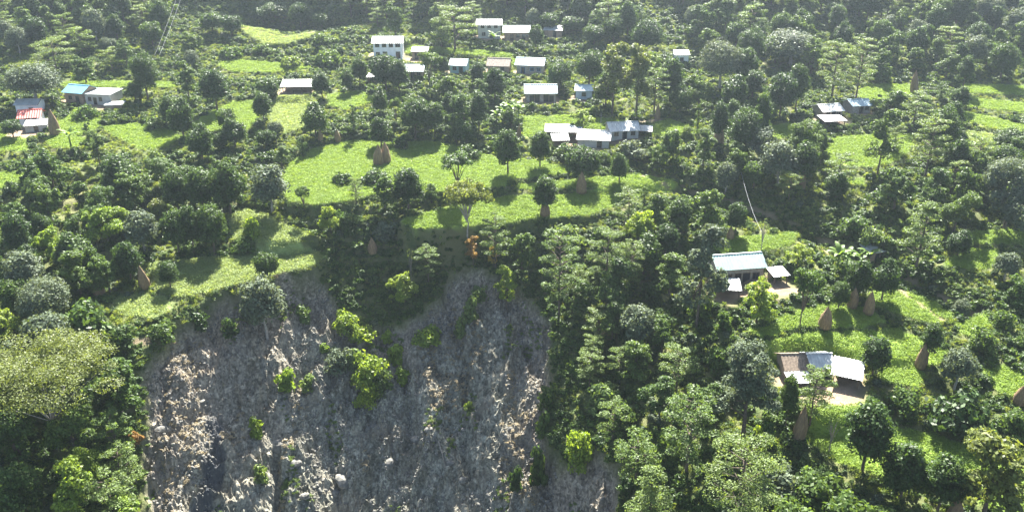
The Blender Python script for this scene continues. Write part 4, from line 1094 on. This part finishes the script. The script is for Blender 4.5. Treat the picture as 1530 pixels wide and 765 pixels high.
# rough grass on banks and between bushes
gP = []; gN = []
for k in range(30):
    a = rng.uniform(0, 6.283); r = rng.uniform(0, 0.5)
    gP.append((r * math.cos(a), r * math.sin(a), rng.uniform(0.08, 0.34))); gN.append((math.cos(a) + rng.normal() * .5, math.sin(a) + rng.normal() * .5, 0.5 + rng.normal() * .3))
gN = np.array(gN); gN /= np.linalg.norm(gN, axis=1)[:, None]
gV, gF = leaf_quads(np.array(gP), gN, 0.5, 0.22, rng)
x, y, z, px, py = samples(75000, 80, 300)
k = cover_ok(x, y) & clear_of_pads(x, y, 0.75)
n = k.sum(); scatter('rough_grass', 'rough grass on the terrace banks and slopes', 'grass', gV, gF, [LEAF['grass']], np.stack([x[k], y[k], z[k]], 1), rz(n, .2), rs(n, 0.6, 1.5))
# undergrowth of low shrubs
def shrub_template(seed, nclump, nleaf, leaf):
    rg = np.random.default_rng(seed)
    C = shell_points(nclump, rg, -0.1, (0.2, 0.9)) * np.array([0.75, 0.75, 0.65]) + (0, 0, 0.15)
    return clump_leaves(C, rg.uniform(0.22, 0.42, len(C)), nleaf, leaf, rg, 0.85, 0.35)
dens = lambda x, y, s: fbm(x * 0.05 + s, y * 0.05, 3)
for i, (nm, lab, mt, cnt, th, lo, hi, s) in enumerate([
        ('undergrowth', 'dark green undergrowth covering the slopes', 'dark', 15000, -0.25, 0.7, 1.7, 0.0),
        ('scrub', 'mid green scrub on banks and hedges', 'mid', 15000, -0.2, 0.6, 1.6, 31.0),
        ('pale_scrub', 'pale green weeds and scrub on sunny banks', 'pale', 9000, 0.0, 0.5, 1.3, 77.0),
        ('grey_scrub', 'grey-green shrubs scattered over the slopes', 'grey', 4500, 0.0, 0.5, 1.3, 120.0)]):
    V, F = shrub_template(50 + i, 16, 26, 0.34)
    x, y, z, px, py = samples(cnt, 78, 310)
    k = cover_ok(x, y) & clear_of_pads(x, y, 0.85) & (dens(x, y, s) > th)
    # keep low plants only on the thin ridge of grass beside the path and on the crest
    nf = np.maximum(mask_at(M_FIELD, x, y + 2.6), np.maximum(mask_at(M_FIELD, x, y + 1.3), mask_at(M_FIELD, x, y + 4.0)))[k]
    n = k.sum(); scl = rs(n, lo, hi, 0.85) * np.where(nf > 0.2, 0.55, 1.0)[:, None]
    scatter(nm, lab, 'scrub', V, F, [LEAF[mt]], np.stack([x[k], y[k], z[k]], 1), rz(n, .1), scl)
# thick fern and brush on the steep banks and terrace risers
dzx = np.gradient(GZ, axis=1) / np.gradient(GX, axis=1); dzy = np.gradient(GZ, axis=0) / np.gradient(GY, axis=0)
M_STEEP = np.hypot(dzx, dzy)
for nm, lab, mt, seed_, cnt in (('bank_ferns', 'dark ferns and brush on the steep shaded banks', 'dark', 71, 60000), ('bank_weeds', 'green weeds hanging over the steep terrace banks', 'mid', 72, 40000)):
    V, F = shrub_template(seed_, 12, 22, 0.30)
    x, y, z, px, py = samples(cnt, 80, 290)
    k = cover_ok(x, y) & clear_of_pads(x, y, 0.9) & (mask_at(M_STEEP, x, y) > 0.55)
    n = k.sum(); scatter(nm, lab, 'ferns', V, F, [LEAF[mt]], np.stack([x[k], y[k], z[k]], 1), rz(n, .2), rs(n, 0.35, 0.95))
# sparse plants on the landslide
V, F = shrub_template(61, 9, 16, 0.30)
x, y, z, px, py = samples(30000, 90, 165)
k = (mask_at(M_SCAR, x, y) > 0.5) & (dens(x * 2.6, y * 0.9, 9.0) > 0.22) & (mask_at(M_WET, x, y) < 0.1)
n = k.sum(); scatter('landslide_weeds', 'small pale weeds taking root on the landslide', 'weeds', V, F, [LEAF['pale']], np.stack([x[k], y[k], z[k]], 1), rz(n, .1), rs(n, 0.25, 0.7))
k2 = (mask_at(M_SCAR, x, y) > 0.4) & (dens(x * 2.6 + 90, y * 0.8, 9.0) > 0.22)
n = k2.sum(); scatter('dry_brush', 'dry brown brush strewn over the landslide', 'brush', V, F, [LEAF['dry']], np.stack([x[k2], y[k2], z[k2]], 1), rz(n, .3), rs(n, 0.25, 0.7, 0.6))
# rubble
me = BOULD[0]; rv = np.empty(len(me.vertices) * 3); me.vertices.foreach_get('co', rv); rv = rv.reshape(-1, 3)
rf = np.array([tuple(p.vertices) for p in me.polygons])
x, y, z, px, py = samples(70000, 88, 165)
k = (mask_at(M_SCAR, x, y) > 0.6) & (dens(x * 1.6, y * 0.8, 200.0) > -0.05)
n = k.sum(); scatter('rubble', 'loose grey stones strewn over the landslide', 'rubble', rv, rf, [ROCK], np.stack([x[k], y[k], z[k] + 0.02], 1), rz(n, 1.0), rs(n, 0.04, 0.20) * RNG.choice([1, 1, 1, 2.0], n)[:, None])
# the wood beyond the fields
PX = np.array(PLANT_XY)
def woods(nm, lab, kind, vi, cnt, seedn):
    a, w, h, cme, tme = LIB[kind][vi]
    def arrs(me):
        v = np.empty(len(me.vertices) * 3, np.float32); me.vertices.foreach_get('co', v)
        f = np.empty(len(me.polygons) * 4, np.int32); me.polygons.foreach_get('vertices', f); return v.reshape(-1, 3), f.reshape(-1, 4)
    v1, f1 = arrs(cme); v2, f2 = arrs(tme)
    x, y, z, px, py = samples(cnt, 262, 520)
    k = (py < 34 + 8 * np.sin(px * 0.011)) & ~((px > 255) & (px < 480) & (py > 0)) & (mask_at(M_FIELD, x, y) < .1)
    x, y, z = x[k], y[k], z[k]
    d = np.min(np.hypot(x[:, None] - PX[None, :, 0], y[:, None] - PX[None, :, 1]) - PX[None, :, 2] * 1.1, axis=1)
    j = d > 1.2; x, y, z = x[j], y[j], z[j]; n = len(x)
    scatter(nm, lab, 'wood', np.concatenate([v1, v2]), np.concatenate([f1, f2 + len(v1)]), [cme.materials[0], tme.materials[0]], np.stack([x, y, z], 1), rz(n, .04), rs(n, 0.7, 1.35),
            np.concatenate([np.zeros(len(f1)), np.ones(len(f2))]))
woods('far_wood', 'far wooded slope of dark rounded trees beyond the village', 'round', 1, 1000, 1)
woods('far_leafy_wood', 'far wooded slope of mid green trees beyond the village', 'tall', 1, 1800, 2)
woods('far_pale_wood', 'pale feathery trees mixed into the far wooded slope', 'feather', 1, 1700, 3)

# ------------------------------------------------------------------ haze
hm = bpy.data.materials.new('haze_air'); hm.use_nodes = True; nt = hm.node_tree; nt.nodes.clear()
vo = nt.nodes.new('ShaderNodeVolumePrincipled'); out = nt.nodes.new('ShaderNodeOutputMaterial')
vo.inputs['Color'].default_value = (0.74, 0.88, 1.0, 1); vo.inputs['Density'].default_value = HAZE_DENSITY; vo.inputs['Anisotropy'].default_value = 0.72
nt.links.new(vo.outputs[0], out.inputs['Volume'])
zlo = float(GZ.min()) - 1.0; zhi = max(float(GZ.max()) + 14, CAM[2] + 6)
hz = MB().box(-400, 400, -40, 566, zlo, zhi).build('haze', hm)
tag(hz, 'thin blue morning haze filling the valley', 'haze', kind='stuff')

# ------------------------------------------------------------------ labels that single out each tree and bush
for lab, _, poly in FIELDS:
    c = np.mean(poly, axis=0); LANDMARKS.append(('the ' + lab.replace('the ', ''), c[0], c[1]))
LANDMARKS += [('the landslide', 560, 600), ('the landslide', 330, 560), ('the landslide', 760, 560), ('the top edge', 950, -10), ('the top left corner', 20, 0), ('the top right corner', 1510, 0), ('the bottom left corner', 40, 760)]
LANDMARKS += [('the far wood', 1180, 20), ('the far wood', 1350, 20), ('the upper left wood', 110, 40), ('the right-hand edge', 1510, 300), ('the right-hand edge', 1510, 90)]
ORD = ['', 'second', 'third', 'fourth', 'fifth', 'sixth', 'seventh', 'eighth', 'ninth', 'tenth', 'eleventh', 'twelfth', 'thirteenth', 'fourteenth', 'fifteenth', 'sixteenth', 'seventeenth', 'eighteenth', 'nineteenth', 'twentieth']
buckets = {}
for o, kind, px, py in PLANTS:
    lm = min(LANDMARKS, key=lambda L: math.hypot(L[1] - px, (L[2] - py) * 1.3))
    dx, dy = px - lm[1], py - lm[2]
    rel = ('right of' if dx > 0 else 'left of') if abs(dx) > abs(dy) * 1.2 else ('below' if dy > 0 else 'above')
    if lm[0] == 'the landslide':
        g = at(px, py); rel = 'on' if mask_at(M_SCAR, g[0], g[1]) > 0.4 else 'beside'
    if lm[0].endswith('wood'): rel = 'in'
    if lm[0].endswith(('edge', 'corner')): rel = 'near'
    buckets.setdefault((LOOK[kind], rel, lm[0]), []).append((math.hypot(dx, dy), o))
for (look, rel, lm), items in buckets.items():
    items.sort(key=lambda e: e[0])
    for i, (d, o) in enumerate(items):
        o['label'] = f'{look} {rel} {lm}' + ('' if len(items) == 1 else (', the nearest' if i == 0 else f', {ORD[min(i, 19)]} nearest'))
